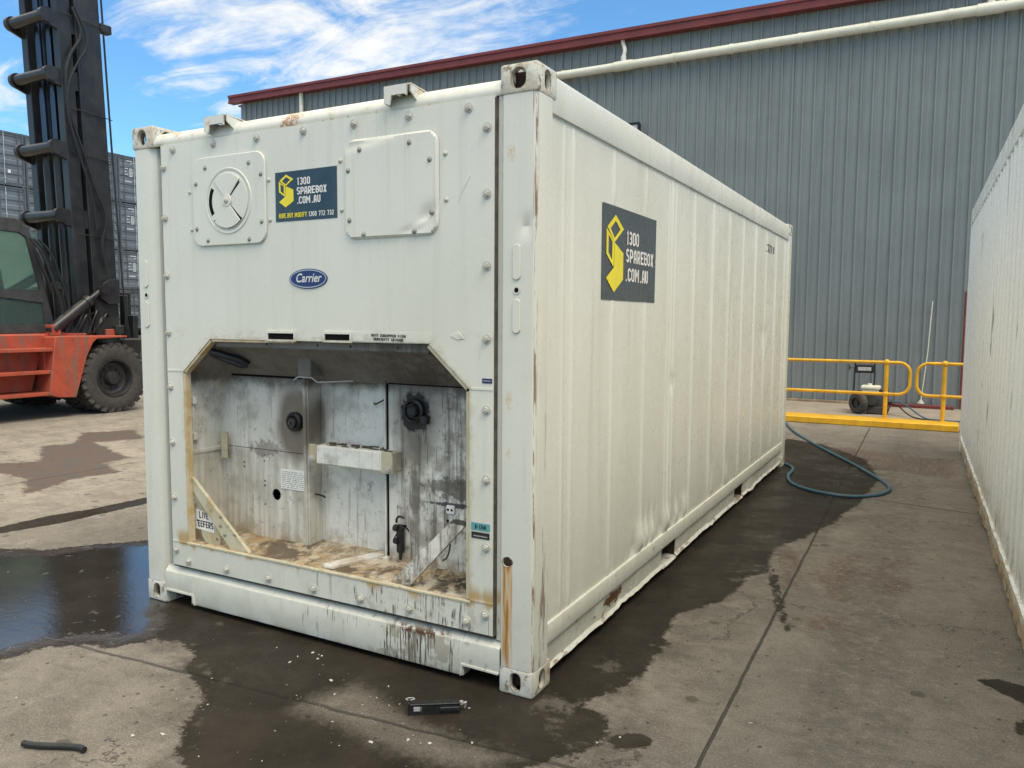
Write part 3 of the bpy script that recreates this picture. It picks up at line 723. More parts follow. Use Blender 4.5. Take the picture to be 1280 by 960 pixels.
mb = MB().box(-4.42, -4.17, WY-.14, WY-.06, 5.33, 5.6, .01); mb.box(-4.18, -4.08, WY-.1, WY-.04, 5.33, 5.39); mb.box(-4.2, -4.17, WY-.2, WY-.1, 5.3, 5.62); mb.box(-4.4, -4.2, WY-.2, WY-.14, 5.59, 5.62)
fl = mb.build('floodlight', M['black'], shed)
MB().box(-4.4, -4.2, WY-.155, WY-.142, 5.35, 5.58).build('lens', M['paper'], fl)
mb = MB()                                        # screw lines on the sheets
for zz in (.45, 1.6, 2.9, 4.2, 5.5, 6.6):
    x = -7.7
    while x < 3:
        mb.box(x+.045, x+.055, WY-.005, WY, zz, zz+.01); x += .2
tag(mb.build('screws', M['galv'], shed, smooth=False), kind='stuff')
for lx in (-10.9, -6.1, -1.3, 3.5, 8.3): MB().box(lx+.13, lx+.133, WY-.008, WY+.002, .02, 7.44).build('sheet_lap', M['shed'], shed)
# apron behind the yellow kerb
o = MB().box(-6, 3.6, 10.02, WY-.02, -.02, .03, .004).build('apron', M['concrete2']); tag(o, kind='structure')

# ------------------------------------------------------------------ white refrigerated container
L_, W_, H_ = 6.058, 2.438, 2.591
rc = thing('shipping_container', 'weathered white refrigerated shipping container with an empty machinery bay in its end wall', 'container', (-1.219, 3.029, 0))
def dents_hero(y, z):
    d = 0.
    d -= .022*math.exp(-((y-1.88)/.018)**2)*math.exp(-((z-1.34)/.16)**2)
    d -= .016*math.exp(-((y-1.9)/.05)**2)*math.exp(-((z-1.2)/.035)**2)
    for yy, s, a in ((1.30, .07, 1.1), (1.43, .05, 1.), (1.54, .045, .9), (1.78, .07, 1.), (2.02, .05, .8), (2.2, .06, .8), (2.9, .09, .5), (3.35, .1, .6)):
        d += .026*a*math.sin((y-yy)/s*1.6+(z-.3)*9)*math.exp(-((y-yy-(z-.3)*.5)/s)**2)*math.exp(-((z-.30)/.12)**2)
    d -= .012*math.exp(-((y-4.75)/.12)**2-((z-1.45)/.1)**2)+.007*math.exp(-((y-3.4)/.06)**2-((z-1.6)/.2)**2)
    return d
def side_h(y, z, sgn_seed=0, pitch=.487, y0=.385, dents=None, ribh=.010, wav=.0030, width=.012, doubles=True):
    k = round((y-y0)/pitch); yr = y0+k*pitch; t = abs(y-yr)
    h = ribh*max(0., min(1., (width-t)/.006))
    if doubles:
        for yd in (.15, .29, 1.79, 1.92):
            h = max(h, .005*max(0., min(1., (.014-abs(y-yd))/.006)))
    h += wav*(mnoise.noise(Vector((y*2.1, z*.8, 3.1+sgn_seed)))+.7*mnoise.noise(Vector((y*5.3, z*1.5, 9.1+sgn_seed)))+.25*mnoise.noise(Vector((y*14, z*5, 1.1))))
    if dents: h += dents(y, z)
    return h
def in_dec(y, z): return .72 < y < 1.55 and 1.67 < z < 2.155
def hero_h(y, z):
    h = side_h(y, z, 0, dents=dents_hero)
    if in_dec(y, z):
        base = side_h(y, z, 0, ribh=0, dents=None, doubles=False); h = base+(h-base)*.18
    e = min(1., max(0., (z-.27)/.03), 1.); e2 = min(1., max(0., (2.40-z)/.03))
    return h*e*e2
def grid_panel(fn, ya, yb, za, zb, dy, dz):
    ny, nz_ = int((yb-ya)/dy)+1, int((zb-za)/dz)+1
    vs = [fn(ya+(yb-ya)*i/(ny-1), za+(zb-za)*j/(nz_-1)) for j in range(nz_) for i in range(ny)]
    fs = [(j*ny+i, j*ny+i+1, (j+1)*ny+i+1, (j+1)*ny+i) for j in range(nz_-1) for i in range(ny-1)]
    return vs, fs
PXO = -.016
vs, fs = grid_panel(lambda y, z: (PXO+hero_h(y, z), y, z), .13, 5.93, .268, 2.425, .0085, .04)
sp = MB().rawmesh(vs, fs).build('side_panel', M['side'], rc, ang=60, fixn=False)
# top side rail
mb = MB()
def rail_prof(pr, ya, yb, dy, wob=None, mb=None):
    n = int((yb-ya)/dy)+1; vs = []
    for i in range(n):
        y = ya+(yb-ya)*i/(n-1)
        for j, (a, b) in enumerate(pr):
            da, db = wob(y, j) if wob else (0, 0)
            vs.append((a+da, y, b+db))
    m_ = len(pr)
    mb.rawmesh(vs, [(i*m_+j, (i+1)*m_+j, (i+1)*m_+j+1, i*m_+j+1) for i in range(n-1) for j in range(m_-1)])
rail_prof([(-.02, 2.424), (-.006, 2.422), (-.0035, 2.428), (-.0035, 2.556), (-.01, 2.572), (-.06, 2.577), (-.12, 2.556)], .146, 5.90, .08, lambda y, j: (.0012*mnoise.noise(Vector((y*2, j, 0))), .001*mnoise.noise(Vector((y*3, j, 5)))), mb)
mb.build('top_rail', M['side'], rc, fixn=False)
# bottom side rail with crumpled lower lip and fork pockets
def wob(y, j):
    if j < 5: return (0, .0)
    a = .5+.5*mnoise.noise(Vector((y*1.5, 0, 4)))
    n1_ = mnoise.noise(Vector((y*4.3, j*.1, 1)))*.022+mnoise.noise(Vector((y*11, j*.1, 2)))*.012
    n2_ = mnoise.noise(Vector((y*5.1, j*.1, 7)))*.018+mnoise.noise(Vector((y*17, 0, 3)))*.006
    f = (0, 0, 0, 0, 0, .2, .6, .6, .6)[j]*(.1+1.2*a*a*2)
    if 1.7 < y < 2.2 or 3.65 < y < 4.15: f *= .4
    return (n1_*f, max(-.018, n2_*f+.01))
mb = MB()
pr = [(-.02, .276), (-.006, .273), (-.0035, .266), (-.004, .196), (-.006, .186), (-.022, .176), (-.028, .062), (-.012, .046), (-.04, .043)]
for a, b in ((.146, 1.80), (2.08, 3.76), (4.06, 5.90)): rail_prof(pr, a, b, .012, wob, mb)
for a, b in ((1.80, 2.08), (3.76, 4.06)):
    rail_prof(pr[:6]+[(-.1, .174)], a, b, .05, None, mb); rail_prof([(-.1, .06), (-.026, .06), (-.012, .046), (-.04, .03)], a, b, .05, None, mb)
mb.build('bottom_rail', M['rail'], rc, ang=25, fixn=False)
for a, b in ((1.80, 2.08), (3.76, 4.06)):
    mb = MB(); mb.box(-.32, -.03, a-.012, a, .05, .18); mb.box(-.32, -.03, b, b+.012, .05, .18); mb.box(-.33, -.32, a, b, .05, .18); mb.build('fork_pocket', M['void_rust_shade'], rc)  # pocket insides coloured near black for the shade in the opening
MB().box(-2.40, -.36, .4, 5.8, .19, .26).build('floor_frame', M['greyd'], rc)
MB().box(-W_+.02, -.035, .5, 5.9, .275, 2.40).build('insulated_box', M['seam'], rc)
MB().box(-W_+.05, -.05, .10, 5.95, 2.535, 2.556, .004).build('roof', M['header'], rc)
# left and rear walls (seen only from elsewhere)
vs, fs = grid_panel(lambda y, z: (-W_+.012-side_h(y, z, 4, doubles=False), y, z), .13, 5.93, .10, 2.5, .02, .3)
MB().rawmesh(vs, fs).build('side_panel', M['side'], rc, ang=60)
MB().box(-W_, -W_+.06, .17, 5.88, 2.42, 2.575, .01).build('top_rail', M['side'], rc)
MB().box(-W_, -W_+.04, .17, 5.88, .05, .27, .01).build('bottom_rail', M['rail'], rc)
for dx0, dx1 in ((-2.26, -1.235), (-1.2, -.18)):
    d = MB().box(dx0, dx1, 5.96, 6.02, .25, 2.45, .02).build('rear_door', M['side'], rc)
    for k in (.3, .72):
        xx = dx0+(dx1-dx0)*k; MB().cyl((xx, 6.04, .12), (xx, 6.04, 2.52), .016, n=10).build('lock_rod', M['galv'], d)
for a, b in ((.05, .24), (2.45, 2.57)): MB().box(-W_+.16, -.16, 5.93, 6.05, a, b, .01).build('rear_frame', M['side'], rc)
# corner castings
def casting(x0, x1, y0, y1, z0, z1, big=False):
    b = MB().box(x0, x1, y0, y1, z0, z1, .012, 2).mesh('c')
    cs = [MB().box(x0+.022, x1-.022, y0+.022, y1-.022, z0+.022, z1-.022).mesh('c')]
    cx, cy, cz = (x0+x1)/2, (y0+y1)/2, (z0+z1)/2
    hw, hh = (.066, .082) if big else (.05, .082)
    cs.append(MB().prism(oval(cx, cz, hw, hh), 'y', y0-.02, y1+.02).mesh('c'))
    cs.append(MB().prism(oval(cy, cz, .055, .082), 'x', x0-.02, x1+.02).mesh('c'))
    cs.append(MB().prism(oval(cx, cy, .065, .12), 'z', z0-.02, z1+.02).mesh('c'))
    return boolean_sub(b, cs)
for (xa, xb, ya, yb, za, zb) in [(-.162, 0, 0, .178, 0, .118), (-.166, .003, -.004, .178, H_-.118, H_), (-W_, -W_+.162, 0, .178, 0, .118), (-W_-.003, -W_+.166, -.004, .178, H_-.118, H_),
                                 (-.162, .002, L_-.178, L_, 0, .118), (-.162, .002, L_-.178, L_, H_-.118, H_), (-W_, -W_+.162, L_-.178, L_, 0, .118), (-W_, -W_+.162, L_-.178, L_, H_-.118, H_)]:
    me_ = casting(xa, xb, ya, yb, za, zb, za > 1)
    me_.transform(Matrix.Translation(-ORG[rc.name])); me_.materials.clear()
    me_.shade_smooth(); me_.set_sharp_from_angle(angle=R(30))
    q_ = link('corner_casting', me_, M['cast'], rc)
    MB().box(xa+.045, xb-.045, ya+.05, yb-.05, za+.023, zb-.023).build('cavity_shade', M['void_rust_shade'], q_)  # near-black rusty block fills the hollow in place of its shade
# corner posts (plan profile swept vertically, with a few knocks)
def post(plan, z0, z1, name='corner_post', knocks=()):
    n = len(plan); m_ = 60; vs = []
    for j in range(m_):
        z = z0+(z1-z0)*j/(m_-1)
        for (a, b) in plan:
            e = 0
            for kx, ky, kz, r, dpt in knocks:
                e += dpt*math.exp(-(((a-kx)/r)**2+((b-ky)/r)**2+((z-kz)/(r*.8))**2))
            vs.append((a-e*.5 if a > -.05 else a, b+e, z))
    return MB().rawmesh(vs, [(j*n+i, j*n+(i+1) % n, (j+1)*n+(i+1) % n, (j+1)*n+i) for j in range(m_-1) for i in range(n)])
plan = [(-.160, .16), (-.160, .012), (-.152, .003), (-.14, .002)]+[(-.12+.012*i, .002) for i in range(9)]+[(-.014, .003), (-.004, .012), (-.001, .03), (-.001, .14), (-.008, .148), (-.016, .15), (-.016, .17)]
post(plan, .116, H_-.116, knocks=((-.045, 0, 1.955, .03, .014), (0, .0, .9, .02, .003), (0, 0, 1.3, .03, .003))).build('corner_post', M['post'], rc, ang=18)
planl = [(-W_+.002, .17), (-W_+.002, .014), (-W_+.014, .003), (-W_+.04, .002), (-W_+.10, .002), (-W_+.125, .006), (-W_+.145, .018), (-W_+.158, .03), (-W_+.168, .05), (-W_+.168, .17)]
post(planl, .116, H_-.116).build('corner_post', M['post'], rc, ang=18)
planr = [(-.16, L_-.17), (-.016, L_-.17), (-.014, L_-.15), (0, L_-.14), (0, L_-.01), (-.01, L_-.002), (-.16, L_-.002)]
post(planr, .116, H_-.116).build('corner_post', M['side'], rc, ang=40)
MB().box(-W_, -W_+.16, L_-.17, L_-.002, .116, H_-.116, .008).build('corner_post', M['side'], rc)
# pressed bosses on the posts
def boss(cx, z0, z1, wd=.036, name='pressed_boss'):
    mb = MB(); mb.prism(oval(cx, (z0+z1)/2, wd, z1-z0), 'y', -.004, .004, .0025); return mb.build(name, M['post'], rc)
for a, b in ((1.74, 1.885), (1.525, 1.665)): boss(-.087, a, b); boss(-W_+.072, a, b)
for cx in (-.087, -W_+.072):
    mb = MB(); mb.lathe([(0, .0), (.016, .0), (.0165, -.002), (.010, -.0015), (.009, .001)], Matrix.Translation((cx, .0008, 1.70)) @ Matrix.Rotation(R(-90), 4, 'X'), 20)
    h_ = mb.build('bolt_hole', M['post'], rc); MB().prism(circ(cx, 1.70, .0095, 16), 'y', -.0022, .0006).build('hole', M['dark'], h_)
MB().lathe([(0, -.006), (.015, -.006), (.02, -.002), (.021, 0.001)], Matrix.Translation((-.123, 0, .572)) @ Matrix.Rotation(R(-90), 4, 'X') @ Matrix.Scale(-1, 4, (0, 0, 1)), 16).build('rusty_plug', M['cast'], rc)
# header beam
mb = MB()
pr = [(0.010, 2.478), (.004, 2.486), (.006, 2.505), (.016, 2.528), (.034, 2.545), (.06, 2.552), (.16, 2.552), (.4, 2.556)]
n = 50; vs = []
for i in range(n):
    xx = -W_+.16+(W_-.32)*i/(n-1); e = .004*mnoise.noise(Vector((xx*4, 0, 0)))
    vs += [(xx, a+(e if a < .05 else 0), b+e*.5) for a, b in pr]
m_ = len(pr); mb.rawmesh(vs, [(i*m_+j, (i+1)*m_+j, (i+1)*m_+j+1, i*m_+j+1) for i in range(n-1) for j in range(m_-1)])
mb.build('header_beam', M['header'], rc, ang=60)
for bx0, bx1 in ((-1.835, -1.675), (-.717, -.577)):
    q = Matrix.Identity(4)
    mb = MB().prism([(-.035, 2.566), (.20, 2.548), (.20, 2.553), (-.035, 2.572)], 'x', bx0, bx1)
    mb.prism([(bx0, 2.571), (bx0, 2.50), (bx0+.03, 2.49), (bx0+.04, 2.53), (bx1-.035, 2.53), (bx1-.02, 2.52), (bx1-.02, 2.571)], 'y', -.04, -.034)
    mb.prism([(-.036, 2.566), (-.036, 2.535), (.02, 2.50), (.06, 2.553)], 'x', bx1-.006, bx1)
    mb.prism([(-.036, 2.566), (-.036, 2.50), (.02, 2.49), (.06, 2.553)], 'x', bx0, bx0+.006)
    mb.build('lifting_bracket', M['header'], rc)
# bottom beam with notches
mb = MB(); xa, xb = -W_+.163, -.163
cs = [xa+i*(xb-xa)/120 for i in range(121)]
def bp(xx):
    lo = .118 if xx < -2.07 or xx > -.345 else .03
    e = .004*mnoise.noise(Vector((xx*3.1, 0, 2)))
    return [(.03, .222), (.026, .214), (.004, .182+e), (.000, .17+e), (0.+e*.3, (.17+lo)/2), (0, lo+e*.6), (.012, lo-.004+e), (.06, lo)]
for k in range(120):
    if (cs[k] < -2.07) != (cs[k+1] < -2.07) or (cs[k] > -.345) != (cs[k+1] > -.345): pass
    a, b = bp((cs[k]+cs[k+1])/2+1e-9-.5*(cs[k+1]-cs[k])*0), None
seg = [(xa-.008, -2.07), (-2.07, -.345), (-.345, xb+.006)]
for s0, s1 in seg:
    n = max(4, int((s1-s0)/.02)); vs = []
    for i in range(n+1):
        xx = s0+(s1-s0)*i/n; mid = (s0+s1)/2; lo = .076 if (mid < -2.07 or mid > -.345) else .03
        e = .004*mnoise.noise(Vector((xx*2.3, 0, 2)))
        vs += [(xx, a, b) for a, b in [(.05, .224), (.030, .219), (.006, .190+e), (.002, .186+e), (.000, .178+e), (0, lo+.006), (.002, lo), (.06, lo)]]
    mb.rawmesh(vs, [(i*8+j, (i+1)*8+j, (i+1)*8+j+1, i*8+j+1) for i in range(n) for j in range(7)])
mb.box(-2.076, -2.066, .001, .06, .032, .079); mb.box(-.349, -.339, .001, .06, .032, .079)
mb.prism([(xa, .086), (-2.06, .086), (-2.046, .03), (-2.054, .029), (-2.068, .077), (xa, .077)], 'y', -.005, .01)
mb.prism([(xb, .082), (-.352, .086), (-.354, .03), (-.347, .03), (-.342, .077), (xb, .074)], 'y', -.005, .01)
mb.build('bottom_beam', M['beam'], rc, ang=28)
mb = MB().box(xa, xb, .06, .3, .12, .2); mb.box(xa, xb, .3, .31, .01, .2); mb.build('sill_core_shade', M['dark'], rc)  # core plus a near-black back plate for the shade under the container

# --- front panel and the emptied machinery bay
OPEN = [(-2.085, .372), (-.305, .372), (-.305, 1.29), (-.511, 1.474), (-1.87, 1.472), (-2.085, 1.293)]
mb = MB(); mb.plate([(-2.206, .236), (-.188, .240), (-.188, 2.476), (-2.206, 2.476)], [OPEN], 'y', -.006, .016)
fp = mb.build('end_panel', M['front'], rc, ang=20)
for a, b, z0, z1 in ((-2.203, -2.09, 1.296, 1.303), (-.30, -.19, 1.288, 1.296), (-2.203, -2.09, .366, .372), (-.30, -.19, .376, .383)): MB().box(a, b, -.0085, -.0055, z0, z1).build('weld_bead', M['front'], fp)
for q_ in ((-.1875, -.181, -.004, .02, .24, 2.47), (-2.213, -2.207, -.003, .02, .24, 2.47), (-2.206, -.188, .0, .02, .226, .2355)): MB().box(*q_).build('panel_seal', M['seam'], rc)
MB().box(-.18, -.16, .014, .02, .22, 2.49).build('inner_flange', M['front'], rc)
def frame_strip(pts, wd, y0, y1, mb):                # mitred strip along a polyline in x,z
    for i in range(len(pts)-1):
        a, b = Vector(pts[i]), Vector(pts[i+1]); d = (b-a).normalized(); nn = Vector((-d.y, d.x))*wd
        mb.prism([tuple(a), tuple(b), tuple(b+nn), tuple(a+nn)], 'y', y0, y1)
mb = MB(); frame_strip([(-2.084, .372), (-2.084, 1.293), (-1.869, 1.471), (-1.30, 1.4725)][::-1], .012, -.002, .034, mb)
mb.build('sealant_edge', M['tan'], rc)
mb = MB(); frame_strip([(-.306, .38), (-.306, 1.289), (-.512, 1.473)], .018, .0, .03, mb); mb.build('sealant_edge', M['cream'], rc)
# inner shell of the bay: loft from the opening back to the bulkhead
F = [(-2.104, .366), (-2.104, 1.30), (-1.880, 1.49), (-.50, 1.49), (-.285, 1.30), (-.285, .366)]
B = [(-2.115, .380), (-2.115, 1.17), (-2.02, 1.262), (-.34, 1.262), (-.275, 1.20), (-.275, .380)]
vs = [(a, .017, b) for a, b in F]+[(a, .275, b) for a, b in B]
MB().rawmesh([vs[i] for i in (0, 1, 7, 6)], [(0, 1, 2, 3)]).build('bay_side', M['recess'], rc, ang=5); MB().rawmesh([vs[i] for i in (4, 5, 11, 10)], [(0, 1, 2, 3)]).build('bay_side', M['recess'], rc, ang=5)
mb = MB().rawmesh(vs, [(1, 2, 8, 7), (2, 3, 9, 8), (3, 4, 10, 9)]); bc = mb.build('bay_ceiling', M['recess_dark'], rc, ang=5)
mb = MB()
vs, fs = grid_panel(lambda a, b: (a, b, .3675+(b-.0)*.05+.004*mnoise.noise(Vector((a*7, b*9, 0)))), -2.11, -.28, -.004, .37, .03, .02)
vs = [(v[0], v[1], v[2]) for v in vs]; mb.rawmesh(vs, fs)
fpn = mb.build('bay_floor', M['floorpan'], rc, ang=60)
mb = MB().box(-2.09, -.30, -.009, .004, .362, .374, .002); mb.build('floor_lip', M['cream'], rc)
def plate_holes(name, x0, x1, z0, z1, y, m=M['recess'], th=.006, holes=()):
    return MB().plate([(x0, z0), (x1, z0), (x1, z1), (x0, z1)], [circ(a, b, r, 14) for a, b, r in holes], 'y', y, y+th).build(name, m, rc, ang=30)
bolt_holes = [(-1.79, .69, .007), (-1.79, .665, .007), (-1.945, .78, .007), (-1.945, .755, .007), (-1.79, .80, .006), (-1.79, .83, .005), (-1.79, .56, .006), (-1.704, .624, .032), (-1.50, .43, .006), (-1.50, .455, .005), (-1.73, .44, .004)]
plate_holes('bulkhead', -2.115, -1.475, .375, .862, .268, holes=bolt_holes)
plate_holes('bulkhead', -2.115, -1.475, .865, 1.27, .273)
plate_holes('bulkhead', -1.50, -.95, .375, 1.27, .36)
plate_holes('bulkhead', -.947, -.272, .375, 1.268, .276, holes=((-.60, .62, .008), (-.85, .56, .010), (-.36, .93, .006)))
MB().box(-2.2, -.2, .42, .43, .3, 1.4).build('bulkhead_backing', M['dark'], rc)
mb = MB().box(-1.478, -1.462, .262, .36, .375, 1.27, .003); mb.box(-1.490, -1.470, .250, .268, .375, 1.28, .004); mb.build('divider', M['recess'], rc)
mb = MB().box(-.966, -.956, .262, .36, .375, 1.27, .002); mb.build('divider', M['recess'], rc)
MB().box(-.954, -.949, .27, .3, .40, 1.26).build('gap_shade', M['dark'], rc)  # near-black strip stands in for the shaded gap beside the divider
mb = MB(); frame_strip([(-2.06, 1.262), (-1.5, 1.262)], .012, .262, .272, mb); frame_strip([(-1.46, 1.262), (-.96, 1.262)], .016, .3, .34, mb); frame_strip([(-.94, 1.262), (-.3, 1.262)], .006, .268, .274, mb)
mb.build('ceiling_gasket', M['dark'], rc)
# top flange with holes, vents above the opening
mb = MB().plate([(-1.86, 1.432), (-.53, 1.432), (-.53, 1.470), (-1.86, 1.470)], [circ(a, 1.452, .007, 10) for a in (-1.50, -1.17, -.97, -.70)], 'y', .024, .029); mb.box(-1.86, -.53, .024, .045, 1.43, 1.434)
mb.build('top_flange', M['recess'], rc)
for a, b, z0, z1 in ((-1.461, -1.284, 1.474, 1.512), (-1.098, -.940, 1.476, 1.513)):
    mb = MB().plate([(a-.006, z0-.006), (b+.006, z0-.006), (b+.006, z1+.006), (a-.006, z1+.006)], [[(a+.004, z0+.004), (b-.004, z0+.004), (b-.004, z1-.004), (a+.004, z1-.004)]], 'y', -.013, -.006)
    v_ = mb.build('vent_slot', M['front'], rc); MB().box(a+.003, b-.003, -.0075, -.0065, z0+.003, z1-.003).build('slot', M['dark'], v_)
# black cable bundle in the upper left corner of the bay
mb = MB().tube([(-1.93, .05, 1.40), (-1.88, .08, 1.385), (-1.82, .13, 1.36), (-1.79, .17, 1.33)], .022, 10); mb.tube([(-1.92, .06, 1.385), (-1.85, .1, 1.35), (-1.80, .15, 1.325)], .016, 8); mb.build('cable_bundle', M['black'], rc)
# hanging box bracket
mb = MB().box(-1.415, -1.325, .14, .24, 1.288, 1.41, .004); bx = mb.build('box_bracket', M['recess'], rc)
mb = MB().box(-1.40, -1.36, .1385, .14, 1.385, 1.393); mb.build('slot', M['seam'], bx)
mb = MB().tube([(-1.43, .13, 1.27), (-1.41, .14, 1.285), (-1.33, .15, 1.285), (-1.30, .16, 1.262), (-1.2, .18, 1.268), (-1.12, .22, 1.272)], .004, 6); mb.build('clip_wire', M['galv'], rc)
# cross beam
mb = MB().box(-1.355, -.868, .20, .30, .838, .935, .006); cb = mb.build('cross_beam', M['recess'], rc)
mb = MB().box(-1.398, -1.350, .196, .21, .842, .938, .002); mb.build('end_bracket', M['cream'], cb)
mb = MB().box(-.935, -.866, .1965, .21, .832, .938, .002); mb.build('end_bracket', M['cream'], cb)
mb = MB()
for i in range(26):
    a = random.uniform(-1.34, -.92); b = random.uniform(.21, .29); s = random.uniform(.008, .03)
    mb.box(a, a+s*1.6, b, b+s*.6, .935, .938+random.uniform(0, .008), .001)
mb.build('debris', M['seam'], cb)
def boltm(r=.016, h=.012, wr=1.5):
    mb = MB(); mb.cyl((0, 0, 0), (0, -.003, 0), r*wr, n=16); mb.cyl((0, -.003, 0), (0, -h, 0), r, r*.93, n=6); mb.cyl((0, -h, 0), (0, -h-.004, 0), r*.45, r*.4, n=8)
    return mb.mesh('bolt', ang=30)
def rivetm(r=.009): return MB().lathe([(r*1.5, 0), (r*1.35, -.0015), (r, -.002), (r*.85, -.0055), (r*.4, -.0075), (.0004, -.008)], Matrix.Rotation(R(-90), 4, 'X') @ Matrix.Scale(1, 4), 14)
BM = boltm(.0145, .014, 1.45); BM.materials.append(M['bolt'])
rv = bmesh.new()
RV = None
def mk_rivet(r, m):
    mb = MB(); vs, fs = [], []; prof = [(r*1.5, 0), (r*1.35, -.0015), (r, -.002), (r*.85, -.0055), (r*.4, -.0075), (.0004, -.008)]
    for rr, t in prof:
        for k in range(14): vs.append((rr*math.cos(2*math.pi*k/14), t, rr*math.sin(2*math.pi*k/14)))
    for i in range(len(prof)-1):
        for k in range(14): fs.append((i*14+k, i*14+(k+1) % 14, (i+1)*14+(k+1) % 14, (i+1)*14+k))
    me = mb.rawmesh(vs, fs).mesh('rivet', ang=60); me.materials.append(m); return me
RV = mk_rivet(.0085, M['boltm']); RVW = mk_rivet(.0085, M['bolt'])
bolts = [(-2.185, 2.36), (-2.185, 2.1), (-2.185, 1.8), (-2.185, 1.5), (-2.183, 1.21), (-2.18, .91), (-2.178, .61), (-2.175, .32), (-2.08, .27), (-1.79, .272), (-1.49, .275), (-1.19, .272), (-.9, .275), (-.62, .28), (-.32, .28), (-.225, .325),
         (-2.11, 2.445), (-1.81, 2.447), (-1.51, 2.445), (-1.21, 2.445), (-.91, 2.445), (-.61, 2.445), (-.31, 2.442), (-.222, 2.355), (-.222, 2.09), (-.222, 1.8), (-.222, 1.5), (-.222, 1.205), (-.222, .91), (-.222, .62)]
for bx_, bz in bolts: link('bolt', BM, None, fp, (bx_, -.006, bz), (0, random.uniform(0, 1), 0))
for a, b in ((-1.395, .885), (-.905, .875)): link('bolt', BM, None, cb, (a+.02, .193, b-.02), (0, .3, 0))
for a, b in ((-1.99, 2.22), (-1.98, 2.03), (-1.435, 2.24), (-1.43, 2.05), (-.99, 2.29), (-.985, 2.07), (-.425, 2.27), (-.42, 2.08)): link('rivet', RVW, None, fp, (a, -.006, b))
# round vent cover
vc = MB().prism(rrect(-1.957, -1.449, 1.942, 2.382, .06), 'y', -.018, -.006, .004).build('vent_cover', M['front'], rc, ang=40)
for a, b in ((-1.86, 2.33), (-1.555, 2.33), (-1.93, 2.255), (-1.475, 2.27), (-1.93, 2.03), (-1.475, 2.045), (-1.85, 1.97), (-1.56, 1.965)): link('rivet', RV, None, vc, (a, -.018, b))
VCX, VCZ = -1.70, 2.158
Mv = Matrix.Translation((VCX, -.018, VCZ)) @ Matrix.Rotation(R(90), 4, 'X')
MB().lathe([(.162, 0), (.160, .0035), (.151, .004), (.148, .001), (.148, -.002)], Mv, 48).build('rim', M['front'], vc, ang=50)
MB().lathe([(.148, .0006), (.001, .0006)], Mv, 48).build('groove', M['front'], vc)
def sector(r0, r1, a0, a1, n=14):
    return [(VCX+r0*math.cos(R(a0+(a1-a0)*k/n)), VCZ+r0*math.sin(R(a0+(a1-a0)*k/n))) for k in range(n+1)]+[(VCX+r1*math.cos(R(a1-(a1-a0)*k/n)), VCZ+r1*math.sin(R(a1-(a1-a0)*k/n))) for k in range(n+1)]
mb = MB().prism(circ(VCX, VCZ, .1395, 44), 'y', -.024, -.019, .001); mb.build('disc', M['front'], vc)
mb = MB().prism(sector(.03, .134, 48, 132), 'y', -.029, -.0235, .0015); mb.prism(sector(.03, .134, -132, -48), 'y', -.029, -.0235, .0015); mb.prism(circ(VCX, VCZ, .032, 24), 'y', -.031, -.0235, .003); mb.build('vane', M['front'], vc)
mb = MB().prism(sector(.108, .130, 148, 212), 'y', -.0248, -.0238); mb.prism(sector(.124, .136, 225, 264), 'y', -.0251, -.0238); mb.prism(sector(.124, .136, 270, 318), 'y', -.0251, -.0238)
mb.prism(sector(.034, .122, 47.6, 43, 3), 'y', -.0249, -.0238); mb.prism(sector(.034, .122, -47.6, -43, 3), 'y', -.0249, -.0238); mb.build('slot', M['dark'], vc)
MB().lathe([(.0135, .012), (.0135, .017), (.009, .021), (.001, .022)], Mv, 20).build('knob', M['bolt'], vc)
# blank access cover, knocked in at the lower right
vs = []; q = MB(); q.prism(rrect(-.962, -.455, 1.935, 2.376, .065, 6), 'y', -.02, -.006, .004)
ac = None
def cover(x0, x1, z0, z1, r, y0, parent, knocks):
    mb = MB(); nx, nzz = 46, 40; vs = []; keep = []
    for j in range(nzz+1):
        for i in range(nx+1):
            a = x0+(x1-x0)*i/nx; b = z0+(z1-z0)*j/nzz
            dx_ = max(0, abs(a-(x0+x1)/2)-((x1-x0)/2-r)); dz_ = max(0, abs(b-(z0+z1)/2)-((z1-z0)/2-r))
            d = math.hypot(dx_, dz_)
            if d > r:
                cx = (x0+x1)/2+math.copysign((x1-x0)/2-r, a-(x0+x1)/2); cz = (z0+z1)/2+math.copysign((z1-z0)/2-r, b-(z0+z1)/2)
                a = cx+(a-cx)*r/d; b = cz+(b-cz)*r/d; d = r
            e = 0
            for kx, kz, rx, rz, dp, th in knocks:
                u = (a-kx)*math.cos(th)+(b-kz)*math.sin(th); v = -(a-kx)*math.sin(th)+(b-kz)*math.cos(th)
                e += dp*math.exp(-(u/rx)**2-(v/rz)**2)
            edge = min((x1-x0)/2-abs(a-(x0+x1)/2), (z1-z0)/2-abs(b-(z0+z1)/2), r-d if dx_ > 0 and dz_ > 0 else 9)
            y = y0+(0.012 if edge < .001 else 0)+e
            vs.append((a, min(y, -.0063), b))
    mb.rawmesh(vs, [(j*(nx+1)+i, j*(nx+1)+i+1, (j+1)*(nx+1)+i+1, (j+1)*(nx+1)+i) for j in range(nzz) for i in range(nx)])
    return mb
q.b.free()
ac = cover(-.962, -.455, 1.935, 2.376, .065, -.020, rc, [(-.51, 2.02, .05, .03, .012, .8), (-.54, 1.985, .07, .012, -.006, .5), (-.82, 2.36, .16, .02, .007, .15), (-.60, 1.96, .06, .015, .006, .2)]).build('access_cover', M['front'], rc, ang=40)
for a, b in ((-.87, 2.325), (-.60, 2.33), (-.935, 2.24), (-.495, 2.25), (-.93, 2.02), (-.485, 2.03), (-.85, 1.955), (-.575, 1.955)): link('rivet', RV, None, ac, (a, -.02, b))
